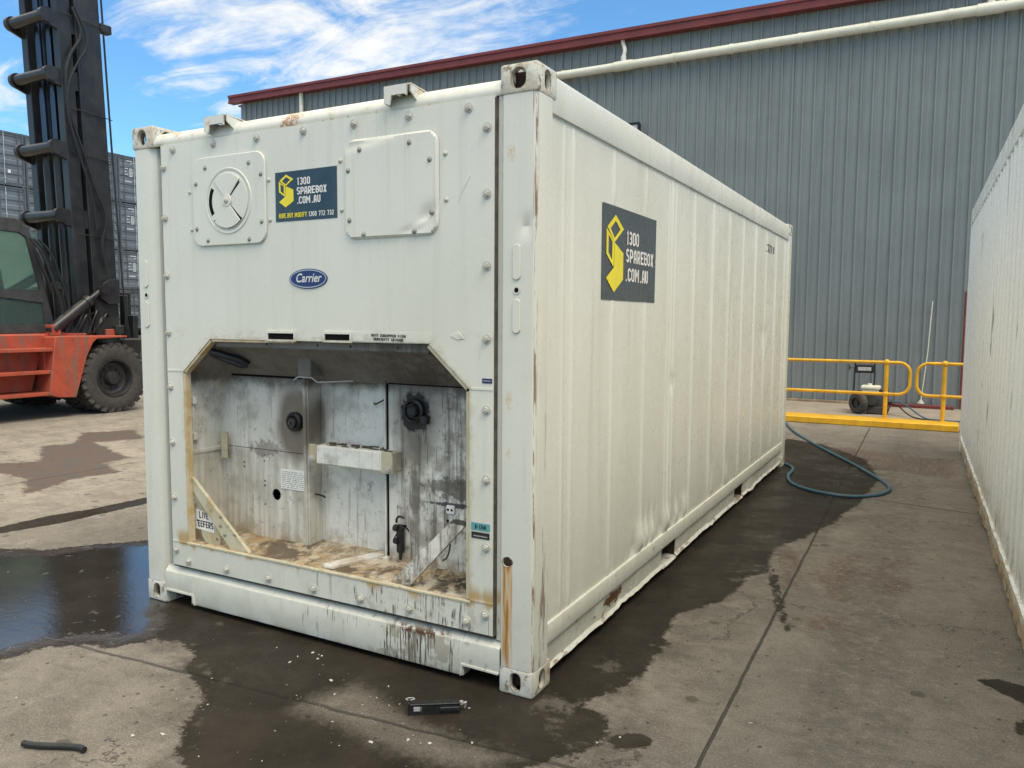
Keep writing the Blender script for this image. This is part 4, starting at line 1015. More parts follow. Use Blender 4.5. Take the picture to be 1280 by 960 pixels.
mb = MB().prism([(-.36, 2.06), (-.345, 2.10), (-.30, 2.17), (-.31, 2.17), (-.355, 2.11)], 'y', -.0075, -.0055, .0007); mb.prism([(-.40, 1.51), (-.36, 1.53), (-.33, 1.50), (-.365, 1.495)], 'y', -.0085, -.0055, .001)
mb.build('dent', M['front'], fp)
# connectors and fittings in the bay
def yl(cx, cy, cz, prof, m, name, par, n=24, fy=1): return MB().lathe(prof, Matrix.Translation((cx, cy, cz)) @ Matrix.Rotation(R(90), 4, 'X'), n).build(name, m, par, ang=40)
p1 = yl(-1.555, .272, 1.034, [(.052, 0), (.052, .022), (.044, .03), (.036, .03), (.034, .012), (.03, .012), (.028, .034), (.022, .04), (.001, .04)], M['black'], 'cable_port', rc)
mb = MB().tube([(-1.575, .236, 1.02), (-1.55, .226, 1.05), (-1.53, .232, 1.03), (-1.545, .228, 1.0), (-1.57, .232, 1.04)], .006, 6, smooth=1); mb.build('cable', M['seam'], p1)
p2 = yl(-.785, .276, 1.14, [(.058, 0), (.056, .02), (.046, .026), (.040, .012), (.034, .012), (.030, .028), (.001, .026)], M['black'], 'cable_port', rc)
mb = MB().tube([(-.81, .244, 1.16), (-.78, .236, 1.175), (-.757, .242, 1.15), (-.77, .238, 1.11), (-.80, .24, 1.12)], .005, 6, smooth=1); mb.box(-.74, -.70, .245, .276, 1.08, 1.12, .004); mb.build('cable', M['black'], p2)
cn = MB().box(-.885, -.850, .245, .276, .43, .57, .006).build('connector', M['black'], rc)
mb = MB().cyl((-.868, .26, .43), (-.868, .26, .395), .008, n=10); mb.cyl((-.893, .25, .555), (-.868, .245, .555), .018, n=12); mb.cyl((-.893, .25, .49), (-.868, .245, .49), .016, n=12); mb.build('plug', M['black'], cn)
mb = MB().tube([(-.88, .245, .585), (-.87, .235, .61), (-.845, .225, .625), (-.825, .235, .615)], .006, 6, smooth=1); mb.tube([(-.89, .235, .50), (-.86, .22, .535), (-.83, .215, .57), (-.80, .22, .575), (-.795, .23, .555)], .0035, 6, smooth=1); mb.build('cable', M['black'], cn)
mb = MB().box(-.60, -.555, .262, .276, .66, .70, .003); ol = mb.build('outlet', M['paper'], rc)
mb = MB().cyl((-.589, .2615, .68), (-.589, .26, .68), .006, n=8); mb.cyl((-.568, .2615, .68), (-.568, .26, .68), .006, n=8); mb.build('socket_hole', M['dark'], ol)
MB().tube([(-1.10, .355, 1.15), (-1.08, .335, 1.145), (-1.03, .32, 1.165), (-.985, .33, 1.19)], .004, 6, smooth=1).build('loose_wire', M['black'], rc)
MB().tube([(-1.455, .33, .64), (-1.45, .30, .65), (-1.40, .30, .645), (-1.395, .31, .635)], .005, 6).build('hook', M['black'], rc)
MB().tube([(-.475, .1, .60), (-.465, .09, .56), (-.48, .09, .51), (-.51, .1, .49)], .004, 6, smooth=1).build('loose_wire', M['seam'], rc)
mb = MB().box(-2.112, -2.10, .06, .075, .93, 1.15, .002); mb.box(-2.112, -2.085, .055, .082, 1.115, 1.155, .003); mb.box(-2.112, -2.085, .055, .082, .92, .96, .003); mb.build('side_bracket', M['recess'], rc)
mb = MB().box(-2.07, -2.03, .225, .232, .80, .94, .002); mb.box(-2.075, -2.068, .225, .268, .80, .94); mb.build('bracket', M['cream'], rc)
mb = MB().box(-2.116, -2.104, .03, .27, .84, .862, .002); mb.build('ledge', M['recess'], rc)
mb = MB().prism([(-1.17, .03), (-1.10, .03), (-.98, .34), (-1.05, .34)], 'z', .372, .392, .002); mb.build('floor_channel', M['recess'], rc)
mb = MB().cyl((-1.30, .12, .374), (-1.30, .12, .380), .03, n=20); mb.build('drain', M['cream'], rc)
mb = MB().box(-.965, -.93, .24, .27, .375, .40, .004); mb.build('foot_bracket', M['recess'], rc)
mb = MB().prism([(.16, .88), (.28, .875), (.27, .86), (.15, .85), (.2, .84)], 'x', -.40, -.30, .002); mb.build('torn_bracket', M['recess'], rc)
mb = MB().box(-.35, -.30, .2, .27, .73, .86, .004); mb.build('torn_bracket', M['recess'], rc)
# data plate with its small print
dp = MB().box(-1.665, -1.492, .2635, .267, .665, .772).build('data_plate', M['paper'], rc)
mb = MB()
for r_ in range(9):
    zz = .757-r_*.0105; xx = -1.655
    while xx < -1.505:
        wl = random.uniform(.008, .03); mb.box(xx, min(xx+wl, -1.502), .2628, .2633, zz, zz+.0035); xx += wl+random.uniform(.004, .012)
mb.build('small_print', M['rope'], dp)
# diagonal struts
def strut(P, y0, th, k):
    mb = MB().prism(P, 'y', y0, y0+th, .001)
    a, b = Vector(P[k]), Vector(P[k+1]); c = (Vector(P[0])+Vector(P[1])+Vector(P[2])+Vector(P[3]))/4
    d = (b-a).normalized(); nn = Vector((-d.y, d.x)); nn = nn if nn.dot(c-a) > 0 else -nn
    mb.prism([tuple(a), tuple(b), tuple(b+nn*.005), tuple(a+nn*.005)], 'y', y0-.003, y0+.016)
    return mb
s1 = strut([(-2.099, .75), (-1.654, .372), (-1.789, .366), (-2.102, .684)], .022, .004, 0).build('diagonal_brace', M['cream'], rc)
for a, b in ((-1.83, .445), (-1.86, .49)): link('rivet', RV, None, s1, (a, .022, b))
s2 = strut([(-.318, .80), (-.754, .372), (-.646, .368), (-.318, .72)], .03, .004, 2).build('diagonal_brace', M['recess'], rc)
for a, b in ((-.70, .395), (-.655, .40), (-.66, .375), (-.34, .725)): link('bolt_head', RV, None, s2, (a, .03, b))
lp = MB().prism([(-2.108, .580), (-2.04, .572), (-1.89, .43), (-1.895, .356), (-2.0, .366), (-2.03, .40), (-2.04, .435), (-2.10, .455)], 'y', .045, .049, .001).build('backing_plate', M['cream'], rc)
def fn_live(u, v, e): return (-2.092+u, .0445-e, .437+v+u*-.03)
sg = MB(); flat(fn_live, [(0, .005), (.155, .0), (.160, .09), (.0, .118)], .0003, sg)
sg = sg.build('notice', M['paper'], lp, smooth=False, fixn=False)
lettering('lettering', [('LIVE', .042, .066, .036, .075), (' EEFERS', .016, .018, .036, .137)], fn_live, M['ink'], sg, .0008)
mb = MB(); flat(fn_live, [(.022, .046), (.034, .048), (.032, .056), (.020, .054)], .0008, mb); mb.build('torn_letter', M['ink'], sg, smooth=False, fixn=False)
# dead leaves and grit on the bay floor
mb = MB()
for i in range(26):
    a = random.gauss(-.42, .06); b = random.uniform(.03, .22); s = random.uniform(.006, .02)
    mb.box(-s, s, -s*.5, s*.5, 0, .004, .001, mtx=Matrix.Translation((a, b, .385+random.random()*.01)) @ Matrix.Rotation(random.random()*3, 4, 'Z') @ Matrix.Rotation(random.uniform(-.4, .4), 4, 'X'))
mb.build('leaf_litter', M['seam'], fpn)
# stickers on the end wall
def fn_front(u, v, e): return (-1.392+u, -.0075-e, 2.038+v)
st = MB(); st.rawmesh([fn_front(u, v, 0) for u, v in ((0, 0), (.381, 0), (.381, .233), (0, .231))], [(0, 1, 2, 3)]); st = st.build('sticker', M['navy'], rc, smooth=False, fixn=False)
sx = .40
logo('logo', fn_front, st, .40, .005, .05)
lettering('lettering', [('1300', .138, .164, .034, .086), ('SPAREBOX', .138, .120, .034, .186), ('.COM.AU', .136, .077, .034, .150)], fn_front, M['vinyl'], st)
lettering('lettering', [('HIRE.BUY.MODIFY', .022, .016, .022, .178)], fn_front, M['logo'], st)
lettering('lettering', [('1300 772 732', .208, .016, .022, .155)], fn_front, M['vinyl'], st)
def ellp(cx, cz, a, b, n=40): return [(cx+a*math.cos(2*math.pi*k/n), cz+b*math.sin(2*math.pi*k/n)) for k in range(n)]
bd = MB().prism(ellp(-1.192, 1.766, .118, .047), 'y', -.0105, -.006, .001).build('badge', M['blue'], rc)
MB().plate(ellp(-1.192, 1.766, .112, .0425), [ellp(-1.192, 1.766, .108, .0385)], 'y', -.0113, -.0105).build('badge_rim', M['silver'], bd)
def fonttext(txt, size, shear, fn, m, name, parent, xs=1.):
    cu = bpy.data.curves.new('t', 'FONT'); cu.body = txt; cu.size = size; cu.shear = shear; cu.offset = size*.012; cu.resolution_u = 4; cu.align_x = 'CENTER'; cu.align_y = 'CENTER'
    o = bpy.data.objects.new('t', cu); COL.objects.link(o); dg = bpy.context.evaluated_depsgraph_get(); dg.update()
    me = bpy.data.meshes.new_from_object(o.evaluated_get(dg)); bpy.data.objects.remove(o); me.materials.clear()
    org = ORG[parent.name]
    for v in me.vertices: v.co = Vector(fn(v.co.x*xs, v.co.y, 0))-org
    return link(name, me, m, parent)
fonttext('Carrier', .058, .32, lambda u, v, e: (-1.192+u, -.0116, 1.768+v), M['vinyl'], 'lettering', bd, .9)
def fn_eq(u, v, e): return (-.82+u, -.0075-e, 1.48+v-u*.02)
pl_ = MB(); pl_.box(-.93, -.50, -.0082, -.0064, 1.478, 1.520); pl_ = pl_.build('notice_plate', M['front'], fp)
lettering('lettering', [('UNIT EQUIPPED WITH', .0, .022, .012, .19, .2), ('HUMIDITY SENSOR', .012, .005, .012, .165, .2)], lambda u, v, e: fn_eq(u, v, e+.0012), M['ink'], pl_)
ts = MB().box(-.295, -.203, -.0080, -.0064, .690, .722).build('sticker', M['teal'], fp)
lettering('lettering', [('R-134A', .02, .008, .017, .055, .18)], lambda u, v, e: (-.295+u, -.0082-e, .690+v), M['ink'], ts)
ks = MB().box(-.293, -.205, -.0082, -.0064, .655, .682).build('sticker', M['ink'], fp); MB().box(-.283, -.215, -.0088, -.0083, .663, .668).build('small_print', M['rope'], ks)
bs = MB().box(-.242, -.195, -.0080, -.0064, 1.317, 1.337).build('sticker', M['blue'], fp); MB().box(-.237, -.2, -.0086, -.0081, 1.325, 1.329).build('small_print', M['rope'], bs)
# sticker on the long side
def fn_side(u, v, e):
    y, z = .726+u, 1.68+v
    return (PXO+hero_h(min(max(y, .73), 1.54), min(max(z, 1.675), 2.15))+.0028+e, y, z)
mb = MB(); vs, fs = grid_panel(lambda a, b: fn_side(a, b, 0), 0, .806, 0, .462, .0085, .04); mb.rawmesh(vs, fs)
ss = mb.build('sticker', M['slate'], rc, ang=60, fixn=False)
logo('logo', fn_side, ss, 1.0, .0, .0, .002)
lettering('lettering', [('1300', .318, .288, .070, .198), ('SPAREBOX', .318, .198, .070, .448), ('.COM.AU', .313, .100, .070, .362)], fn_side, M['vinyl'], ss, .002)
lettering('number', [('25731 8', .0, .0, .075, .38, .13)], lambda u, v, e: (PXO+hero_h(4.75+u, 2.2+v)+.002+e, 4.75+u, 2.215+v), M['ink'], rc)

# ------------------------------------------------------------------ neighbouring white container on the right
nb = thing('shipping_container', 'long white container with close ribs and rotten yellowed bottom edge, at the far right', 'container', (1.70, 8.15, 0), .019, local=True)
NL, NH = 12.19, 2.896
def nb_h(y, z):
    h = side_h(-y, z, 11, pitch=.25, y0=.12, ribh=.014, wav=.004, width=.022, doubles=False)
    return h*min(1., max(0., (z-.2)/.03))
vs, fs = grid_panel(lambda y, z: (.016-nb_h(y, z), y, z), -NL+.15, -.15, .20, 2.72, .0125, .15)
MB().rawmesh(vs, fs).build('side_panel', M['neigh'], nb, ang=60, fixn=False)
mb = MB(); rail_prof([(.02, 2.72), (0, 2.722), (0, 2.875), (.015, 2.89), (.12, 2.87)], -NL+.17, -.17, .1, lambda y, j: (.004*mnoise.noise(Vector((y*2, j, 3))), 0), mb); mb.build('top_rail', M['neigh'], nb)
def wobn(y, j):
    a = (mnoise.noise(Vector((y*1.7, 0, 4)))*.022+mnoise.noise(Vector((y*6, 0, 5)))*.009)*(.4+.9*abs(mnoise.noise(Vector((y*.8, 3, 1)))))
    f = (.3, .5, 1, 1, 1.3)[j]; return (a*f+(.008 if j > 2 else 0)*mnoise.noise(Vector((y*13, 1, 1))), mnoise.noise(Vector((y*4.3, 2, 4)))*.009*f)
mb = MB(); rail_prof([(.02, .20), (.0, .198), (.008, .15)], -NL+.17, -.17, .02, wobn, mb); mb.build('bottom_rail', M['neigh'], nb)
mb = MB(); rail_prof([(.012, .16), (.006, .14), (.018, .09), (.012, .035), (.05, .03)], -NL+.17, -.17, .02, wobn, mb); mb.build('bottom_rail', M['old'], nb)
MB().box(.04, 2.40, -NL+.05, -.05, .2, 2.86, .01).build('body', M['neigh'], nb)
for yy in (-.178, -NL):
    for xx in (0, 2.438-.162):
        for zz in (0, NH-.118):
            me_ = casting(xx, xx+.162, yy, yy+.178, zz, zz+.118); me_.materials.clear(); me_.shade_smooth(); me_.set_sharp_from_angle(angle=R(30)); link('corner_casting', me_, M['cast'], nb)
        MB().box(xx+.003, xx+.159, yy+.003, yy+.175, .116, NH-.116, .008).build('corner_post', M['neigh'], nb)

# ------------------------------------------------------------------ grey containers stacked across the yard
def grey_box():
    g = thing('shipping_container', 'grey', 'container', (0, 0, 0), 0, 'grey containers stacked across the yard', local=True)
    Wd, Hh, Ln = 2.42, 2.58, 6.05            # door end faces +X at x=0, container spans y 0..Wd
    pr = []; y = 0.
    mb = MB()
    # corrugated long sides
    for yy, sgn in ((.02, -1), (Wd-.02, 1)):
        xs = []; x = -Ln+.1
        while x < -.15: xs += [(x, 0), (x+.07, 0), (x+.105, 1), (x+.175, 1), (x+.21, 0)]; x += .24
        vs = [(a, yy-sgn*.03*d, .13) for a, d in xs]+[(a, yy-sgn*.03*d, Hh-.1) for a, d in xs]; n = len(xs)
        mb.rawmesh(vs, [(i, i+1, n+i+1, n+i) for i in range(n-1)])
    mb.box(-Ln+.02, -.06, .03, Wd-.03, Hh-.08, Hh-.04); mb.box(-Ln+.01, -Ln+.04, .03, Wd-.03, .1, Hh-.06)
    mb.build('body', M['grey'], g)
    mb = MB()
    for a in (0, Wd-.1):
        mb.box(-.12, 0, a, a+.1, .1, Hh-.1, .008); mb.box(-Ln, -Ln+.12, a, a+.1, .1, Hh-.1, .008)
    for a in (0, Wd-.17):
        for c in (0, Hh-.12): mb.box(-.17, .006, a, a+.17, c, c+.12, .01); mb.box(-Ln, -Ln+.17, a, a+.17, c, c+.12, .01)
    mb.box(-.1, -.005, .17, Wd-.17, .03, .16, .006); mb.box(-.1, -.005, .17, Wd-.17, Hh-.11, Hh-.01, .006)
    mb.box(-Ln+.17, -.17, .0, .06, .03, .16); mb.box(-Ln+.17, -.17, Wd-.06, Wd, .03, .16); mb.box(-Ln+.17, -.17, 0, .05, Hh-.09, Hh-.01); mb.box(-Ln+.17, -.17, Wd-.05, Wd, Hh-.09, Hh-.01)
    mb.build('frame', M['greyd'], g)
    for k, (a, b) in enumerate(((.11, Wd/2-.008), (Wd/2+.008, Wd-.11))):
        mb = MB(); zs = [(.17, 0), (.3, 0)]; z = .32
        while z < Hh-.35: zs += [(z, 0), (z+.05, -.035), (z+.23, -.035), (z+.28, 0), (z+.42, 0)]; z += .45
        zs += [(Hh-.12, 0)]
        vs = [(-.03+d, a+.03, z) for z, d in zs]+[(-.03+d, b-.03, z) for z, d in zs]; n = len(zs)
        mb.rawmesh(vs, [(i, i+1, n+i+1, n+i) for i in range(n-1)])
        for e0, e1 in ((a, a+.03), (b-.03, b)): mb.box(-.07, -.02, e0, e1, .17, Hh-.12)
        d = mb.build('door', M['grey'], g, ang=20)
        for f in (.22, .8):
            yy = a+(b-a)*f
            mr = MB(); mr.cyl((.012, yy, .1), (.012, yy, Hh-.06), .017, n=8)
            for zz in (.35, 1.25, 2.2): mr.box(-.02, .03, yy-.035, yy+.035, zz, zz+.05)
            mr.build('lock_rod', M['silver'] if (k == 1) == (f < .5) else M['greyd'], d)
            mh = MB().box(.03, .045, yy, yy+(.28 if f < .5 else -.28), .98+.04*k, 1.01+.04*k); mh.build('handle', M['greyd'], d)
        mk = MB()
        if k == 0:
            rnd = random.Random(3)
            for r_, (z, y0, y1) in enumerate(((2.28, .5, .86), (2.16, .72, .86), (1.86, .40, .58), (1.86, .66, .86), (1.78, .66, .86), (1.70, .40, .50), (1.70, .66, .86), (1.62, .66, .86), (1.54, .40, .58), (1.54, .66, .86), (1.46, .66, .86), (1.16, .4, .8))):
                yy = y0
                while yy < y1: l = rnd.uniform(.03, .09); mk.box(-.022, -.019, yy+.05, min(yy+l, y1)+.05, z, z+.05); yy += l+.02
        else:
            mk.box(-.026, -.019, 1.62, 1.76, .62, .78)
        mk.build('marking', M['mark'], d, smooth=False)
    return g
gb = grey_box()
SX = -38.1; NM = {0: 'bottom', 1: 'second', 2: 'third', 3: 'top'}
cols_ = [(12.56, 'far left'), (15.03, 'left'), (17.50, 'left of the mast'), (19.97, 'behind the mast'), (22.44, 'just right of the mast'), (24.89, 'beside the white corner post'), (27.36, 'far right'), (29.83, 'rightmost')]
first = True
for ci, (yy, cn_) in enumerate(cols_):
    for lv in range(4):
        if ci in (0, 1, 6, 7) and lv < 3 and ci in (0, 7): continue
        o = gb if first else copy_tree(gb); first = False
        o.location = (SX+random.uniform(-.03, .03), yy, 2.592*lv)
        o['label'] = 'grey container, %s level of the stack, %s' % (NM[lv], {'far left': 'first column from the left', 'left': 'second column from the left', 'left of the mast': 'column left of the forklift mast', 'behind the mast': 'column hidden mostly by the forklift mast', 'just right of the mast': 'column at the right edge of the mast', 'beside the white corner post': 'column beside the white corner post', 'far right': 'column behind the white container', 'rightmost': 'last column behind the white container'}[cn_])
o = copy_tree(gb); o.location = (-22.5, 12.3, 0); o['label'] = 'grey container on the ground just behind the forklift, nearer than the stack'; o['group'] = 'grey containers near the forklift'
o = copy_tree(gb); o.location = (-22.5, 14.85, 0); o['label'] = 'grey container on the ground behind the white container, nearer than the stack'; o['group'] = 'grey containers near the forklift'

# ------------------------------------------------------------------ container handler (heading +Y, near side at x = -10.4)
fk = thing('forklift', 'large orange-red container forklift with tall black mast at left', 'forklift', (-11.8, 3.2, 0))
NX, FX = -10.4, -13.2
def wheel(cx0, cx1, cy, r, out):
    """tyre between cx0 (inner) and cx1 (outer face), out=+1 if outer face is +X"""
    c = Matrix.Translation(((cx0+cx1)/2, cy, r)) @ Matrix.Rotation(R(90), 4, 'Y')
    w2 = abs(cx1-cx0)/2
    mb = MB(); prof = [(r*.53, w2*.72), (r*.56, w2*.9), (r*.66, w2*1.02), (r*.82, w2*1.03), (r*.92, w2*.96), (r*.98, w2*.82), (r*.99, w2*.5), (r*.99, 0)]
    prof = prof+[(a, -b) for a, b in prof[:-1][::-1]]
    mb.lathe(prof, c, 64)
    n = 26
    for k in range(n):                        # shoulder lugs
        for s_ in (-1, 1):
            a = 2*math.pi*(k+(.5 if s_ > 0 else 0))/n
            mt = c @ Matrix.Rotation(a, 4, 'Z') @ Matrix.Translation((r*.975, 0, s_*w2*.5)) @ Matrix.Rotation(R(18*s_), 4, 'X')
            mb.box(-.05, .028, -.045, .045, -w2*.5, w2*.5, .01, mtx=mt)
    ty = mb
    t = ty.build('wheel', M['rubber'], fk, ang=30)
    mb = MB(); o_ = w2*out
    mb.lathe([(r*.545, o_*.8), (r*.55, o_*.93), (r*.52, o_*.95), (r*.49, o_*.80), (r*.44, o_*.4), (r*.36, o_*.25), (r*.24, o_*.25), (r*.2, o_*.6), (r*.17, o_*.78), (.001, o_*.82)], c, 40)
    for k in range(10):
        a = 2*math.pi*k/10; mb.cyl(c @ Vector((r*.31*math.cos(a), r*.31*math.sin(a), o_*.22)), c @ Vector((r*.31*math.cos(a), r*.31*math.sin(a), o_*.36)), .016, n=6)
    mb.build('rim', M['greasy'], t)
    mb = MB().lathe([(r*.54, -o_*.7), (.02, -o_*.6)], c, 30); mb.build('rim', M['greasy'], t)
WR = .565
wheel(NX-.37, NX-.02, 5.33, WR, 1); wheel(NX-.76, NX-.42, 5.33, WR, 1)
wheel(FX+.37, FX+.02, 5.33, WR, -1); wheel(FX+.76, FX+.42, 5.33, WR, -1)
wheel(NX-.42, NX-.1, 1.1, .5, 1); wheel(FX+.42, FX+.1, 1.1, .5, -1)
MB().cyl((FX+.2, 5.33, WR), (NX-.3, 5.33, WR), .16, n=20).build('axle', M['greasy'], fk)
MB().cyl((FX+.2, 1.1, .5), (NX-.3, 1.1, .5), .12, n=16).build('axle', M['greasy'], fk)
mb = MB().box(-12.5, -11.1, 1.8, 5.8, .42, .95, .03); mb.box(-12.3, -11.3, 5.6, 6.1, .35, 1.2, .03); mb.build('chassis', M['greasy'], fk)
mb = MB()
mb.prism([(1.9, .42), (4.15, .42), (4.40, 1.30), (1.9, 1.30)], 'x', -13.0, NX-.32, .02)
mb.prism([(4.38, .55), (5.2, 1.2), (5.2, 1.30), (4.38, 1.30)], 'x', -12.9, -10.95, .01)
body = mb.build('body', M['orange'], fk, ang=25)
mb = MB().prism([(-.2, .5), (1.9, .45), (1.9, 1.75), (1.3, 1.9), (-.1, 1.8), (-.45, 1.3), (-.45, .7)], 'x', -12.9, -10.75, .08); mb.build('counterweight', M['orange'], fk, ang=25)
for s0, s1 in ((NX, NX-.75), (FX, FX+.75)):
    a, b = min(s0, s1), max(s0, s1)
    mb = MB(); mb.prism([(4.36, .33), (4.64, .31), (4.84, .95), (4.95, 1.16), (5.02, 1.22), (5.55, 1.235), (5.55, 1.262), (4.90, 1.265), (4.38, 1.27), (4.34, 1.25), (4.22, .38)], 'x', a, b, .008)
    mb.build('fender', M['orange'], fk, ang=25)
for z, y1 in ((1.07, 4.37), (.73, 4.33), (.40, 4.30)):
    mb = MB().box(NX-.33, NX-.02, 2.2, y1, z-.03, z+.022, .006)
    mb.build('step', M['orange'], fk)
mb = MB().box(NX-.34, NX-.18, 4.26, 4.32, .40, 1.1, .004); mb.build('step_bracket', M['orange'], fk)
# cab
CX0, CX1 = -12.35, -11.15
cab = MB()
sect = [(3.95, 1.34), (4.72, 1.34), (4.80, 1.42), (4.56, 2.60), (4.44, 2.95), (4.28, 3.06), (2.5, 3.10), (2.42, 1.34)]
mb = MB(); mb.plate(sect, [[(2.6, 1.98), (4.58, 1.98), (4.40, 2.80), (4.30, 2.86), (2.6, 2.90)], [(2.6, 1.45), (4.64, 1.45), (4.61, 1.78), (3.9, 1.86), (2.6, 1.88)]], 'x', CX1-.05, CX1, .012)
mb.plate(sect, [[(2.6, 1.98), (4.58, 1.98), (4.40, 2.80), (4.30, 2.86), (2.6, 2.90)], [(2.6, 1.45), (4.64, 1.45), (4.61, 1.78), (3.9, 1.86), (2.6, 1.88)]], 'x', CX0, CX0+.05, .012)
mb.box(CX0, CX1, 2.4, 4.78, 1.30, 1.36, .01); mb.box(CX0+.05, CX1-.05, 2.5, 4.30, 3.03, 3.085, .01)
for (ya, za, yb, zb) in ((4.76, 1.42, 4.53, 2.62), (4.53, 2.62, 4.30, 3.04)):
    mb.cyl((CX1-.03, ya, za), (CX1-.03, yb, zb), .035, n=10); mb.cyl((CX0+.03, ya, za), (CX0+.03, yb, zb), .035, n=10)
mb.box(CX0, CX1, 4.30, 4.36, 2.96, 3.04, .01); mb.box(CX0, CX1, 2.42, 2.5, 1.34, 2.0, .01)
cb_ = mb.build('cab', M['interior'], fk, ang=30)
mb = MB().box(CX1-.03, CX1-.024, 2.6, 4.56, 1.96, 2.90); mb.box(CX1-.03, CX1-.024, 2.6, 4.66, 1.42, 1.9); mb.build('window', M['glass'], cb_)
mb = MB().box(CX0+.024, CX0+.03, 2.6, 4.56, 1.96, 2.90); mb.box(CX0+.024, CX0+.03, 2.6, 4.66, 1.42, 1.9); mb.build('window', M['glass'], cb_)
mb = MB().rawmesh([(CX0+.05, 4.735, 1.42), (CX1-.05, 4.735, 1.42), (CX1-.05, 4.51, 2.62), (CX0+.05, 4.51, 2.62), (CX1-.05, 4.31, 3.0), (CX0+.05, 4.31, 3.0)], [(0, 1, 2, 3), (3, 2, 4, 5)]); mb.build('windscreen', M['glass'], cb_)
mb = MB().box(-12.05, -11.5, 2.8, 3.35, 1.5, 1.75, .05, 2); mb.box(-12.05, -11.5, 2.72, 2.9, 1.7, 2.4, .05, 2); mb.build('seat', M['black'], cb_)
mb = MB().cyl((-11.8, 4.15, 1.4), (-11.8, 3.9, 2.0), .04, n=10); mb.tube([(-11.8+.2*math.cos(t*.5236), 3.9+.12*math.sin(t*.5236)*.3-.02, 2.02+.2*math.sin(t*.5236)*.9) for t in range(12)], .018, 8, closed=True); mb.box(-12.2, -11.4, 4.2, 4.6, 1.4, 1.85, .05); mb.build('steering_column', M['black'], cb_)
mb = MB()
for k, (dy, dx) in enumerate(((0, 0), (.06, -.03), (-.05, .04), (.1, .03))):
    mb.tube([(-11.05+dx, 4.42+dy, 2.78), (-11.0+dx, 4.60+dy, 2.55), (-11.0+dx, 4.74+dy, 2.1), (-11.0+dx, 4.86+dy, 1.75), (-11.0+dx, 4.84+dy*.5, 1.5), (-11.0+dx, 4.72+dy*.3, 1.35)], .018, 8, smooth=2)
mb.build('hose', M['black'], cb_)
mb = MB().cyl((-11.02, 4.45, 2.6), (-11.02, 4.72, 1.95), .03, n=8); mb.box(-11.06, -10.98, 4.76, 4.84, 2.0, 2.12, .01); mb.build('cab_rail', M['greasy'], cb_)
# mast: two uprights of nested channels, leaning slightly back
def lean(y, z): return y-(z-1.2)*.034
def up_box(mb, x0, x1, y0, y1, z0, z1, bev=.01):
    vs = []
    for z in (z0, z1): vs += [(x0, lean(y0, z), z), (x1, lean(y0, z), z), (x1, lean(y1, z), z), (x0, lean(y1, z), z)]
    q = bmesh.new(); vv = [q.verts.new(v) for v in vs]
    for f in ((0, 3, 2, 1), (4, 5, 6, 7), (0, 1, 5, 4), (1, 2, 6, 5), (2, 3, 7, 6), (3, 0, 4, 7)): q.faces.new([vv[i] for i in f])
    bmesh.ops.bevel(q, geom=list(q.edges), offset=bev, segments=1, affect='EDGES'); mb.join(q)
MX0, MX1 = -12.35, -11.0
mast = MB()
for a, b, s_ in ((-11.20, -11.0, 1), (-12.05, -11.85, -1)):
    up_box(mast, a, b, 5.42, 5.47, .35, 7.2); up_box(mast, a, b, 5.80, 5.85, .35, 7.2)
    up_box(mast, (b-.04) if s_ > 0 else a, b if s_ > 0 else a+.04, 5.46, 5.81, .35, 7.2)
    c0, c1 = (a-.12, b-.08) if s_ > 0 else (a+.08, b+.12)
    up_box(mast, c0, c1, 5.50, 5.76, .5, 7.9)
    up_box(mast, a+.02, b-.02, 5.14, 5.36, .9, 7.3)
mast = mast.build('mast', M['greasy'], fk, ang=25)
mb = MB()
for xx in (-11.38, -11.67):
    mb.cyl((xx, lean(5.22, .6), .6), (xx, lean(5.22, 4.2), 4.2), .085, n=20); 
mb.build('lift_cylinder', M['greasy'], mast)
mb = MB()
for xx in (-11.38, -11.67): mb.cyl((xx, lean(5.22, 4.2), 4.2), (xx, lean(5.22, 7.8), 7.8), .06, n=20)
mb.build('cylinder_rod', M['chrome'], mast)
mb = MB()
for zz in (1.5, 3.5, 5.4, 7.0): up_box(mb, -11.9, -11.15, 5.60, 5.68, zz, zz+.22)
mb.build('cross_member', M['greasy'], mast)
mb = MB()
for xx in (-11.28, -11.235, -11.79):
    mb = MB()
    n = 120
    for k in range(n): 
        z = 1.2+k*.05; mb.box(xx-.006, xx+.006, lean(5.42, z)-.012, lean(5.42, z)+.012, z, z+.042)
    mb.build('lift_chain', M['galv'], mast, smooth=False)
for z in (1.95, 3.20, 4.27, 5.40, 6.28, 7.3):
    if z < 2: continue
    y = lean(4.98, z)
    mb = MB().cyl((-11.98, y, z), (-11.06, y, z), .088, n=24)
    mb.cyl((-11.10, y, z), (-11.02, y, z), .115, n=24); mb.cyl((-12.02, y, z), (-11.94, y, z), .115, n=24)
    for xx in (-11.06, -11.98):
        mb.prism([(y-.10, z-.03), (y-.05, z-.11), (lean(5.25, z)-.05, z-.2), (lean(5.5, z), z-.18), (lean(5.5, z), z+.12), (lean(5.2, z), z+.10), (y-.03, z+.11), (y-.09, z+.05)], 'x', xx-.03, xx+.03, .006)
    mb.build('tie_bar', M['greasy'], mast, ang=40)
mb = MB()
def hs(pts, r): mb.tube([(a, lean(b, c), c) for a, b, c in pts], r, 7, smooth=3)
hs([(-10.97, 5.36, 6.5), (-10.92, 5.5, 6.1), (-10.94, 5.25, 5.75), (-10.94, 5.13, 5.3), (-10.94, 5.2, 4.7), (-10.93, 5.38, 4.2), (-10.93, 5.5, 3.7), (-10.93, 5.72, 3.2), (-10.93, 5.55, 2.8), (-10.93, 5.62, 2.4)], .022)
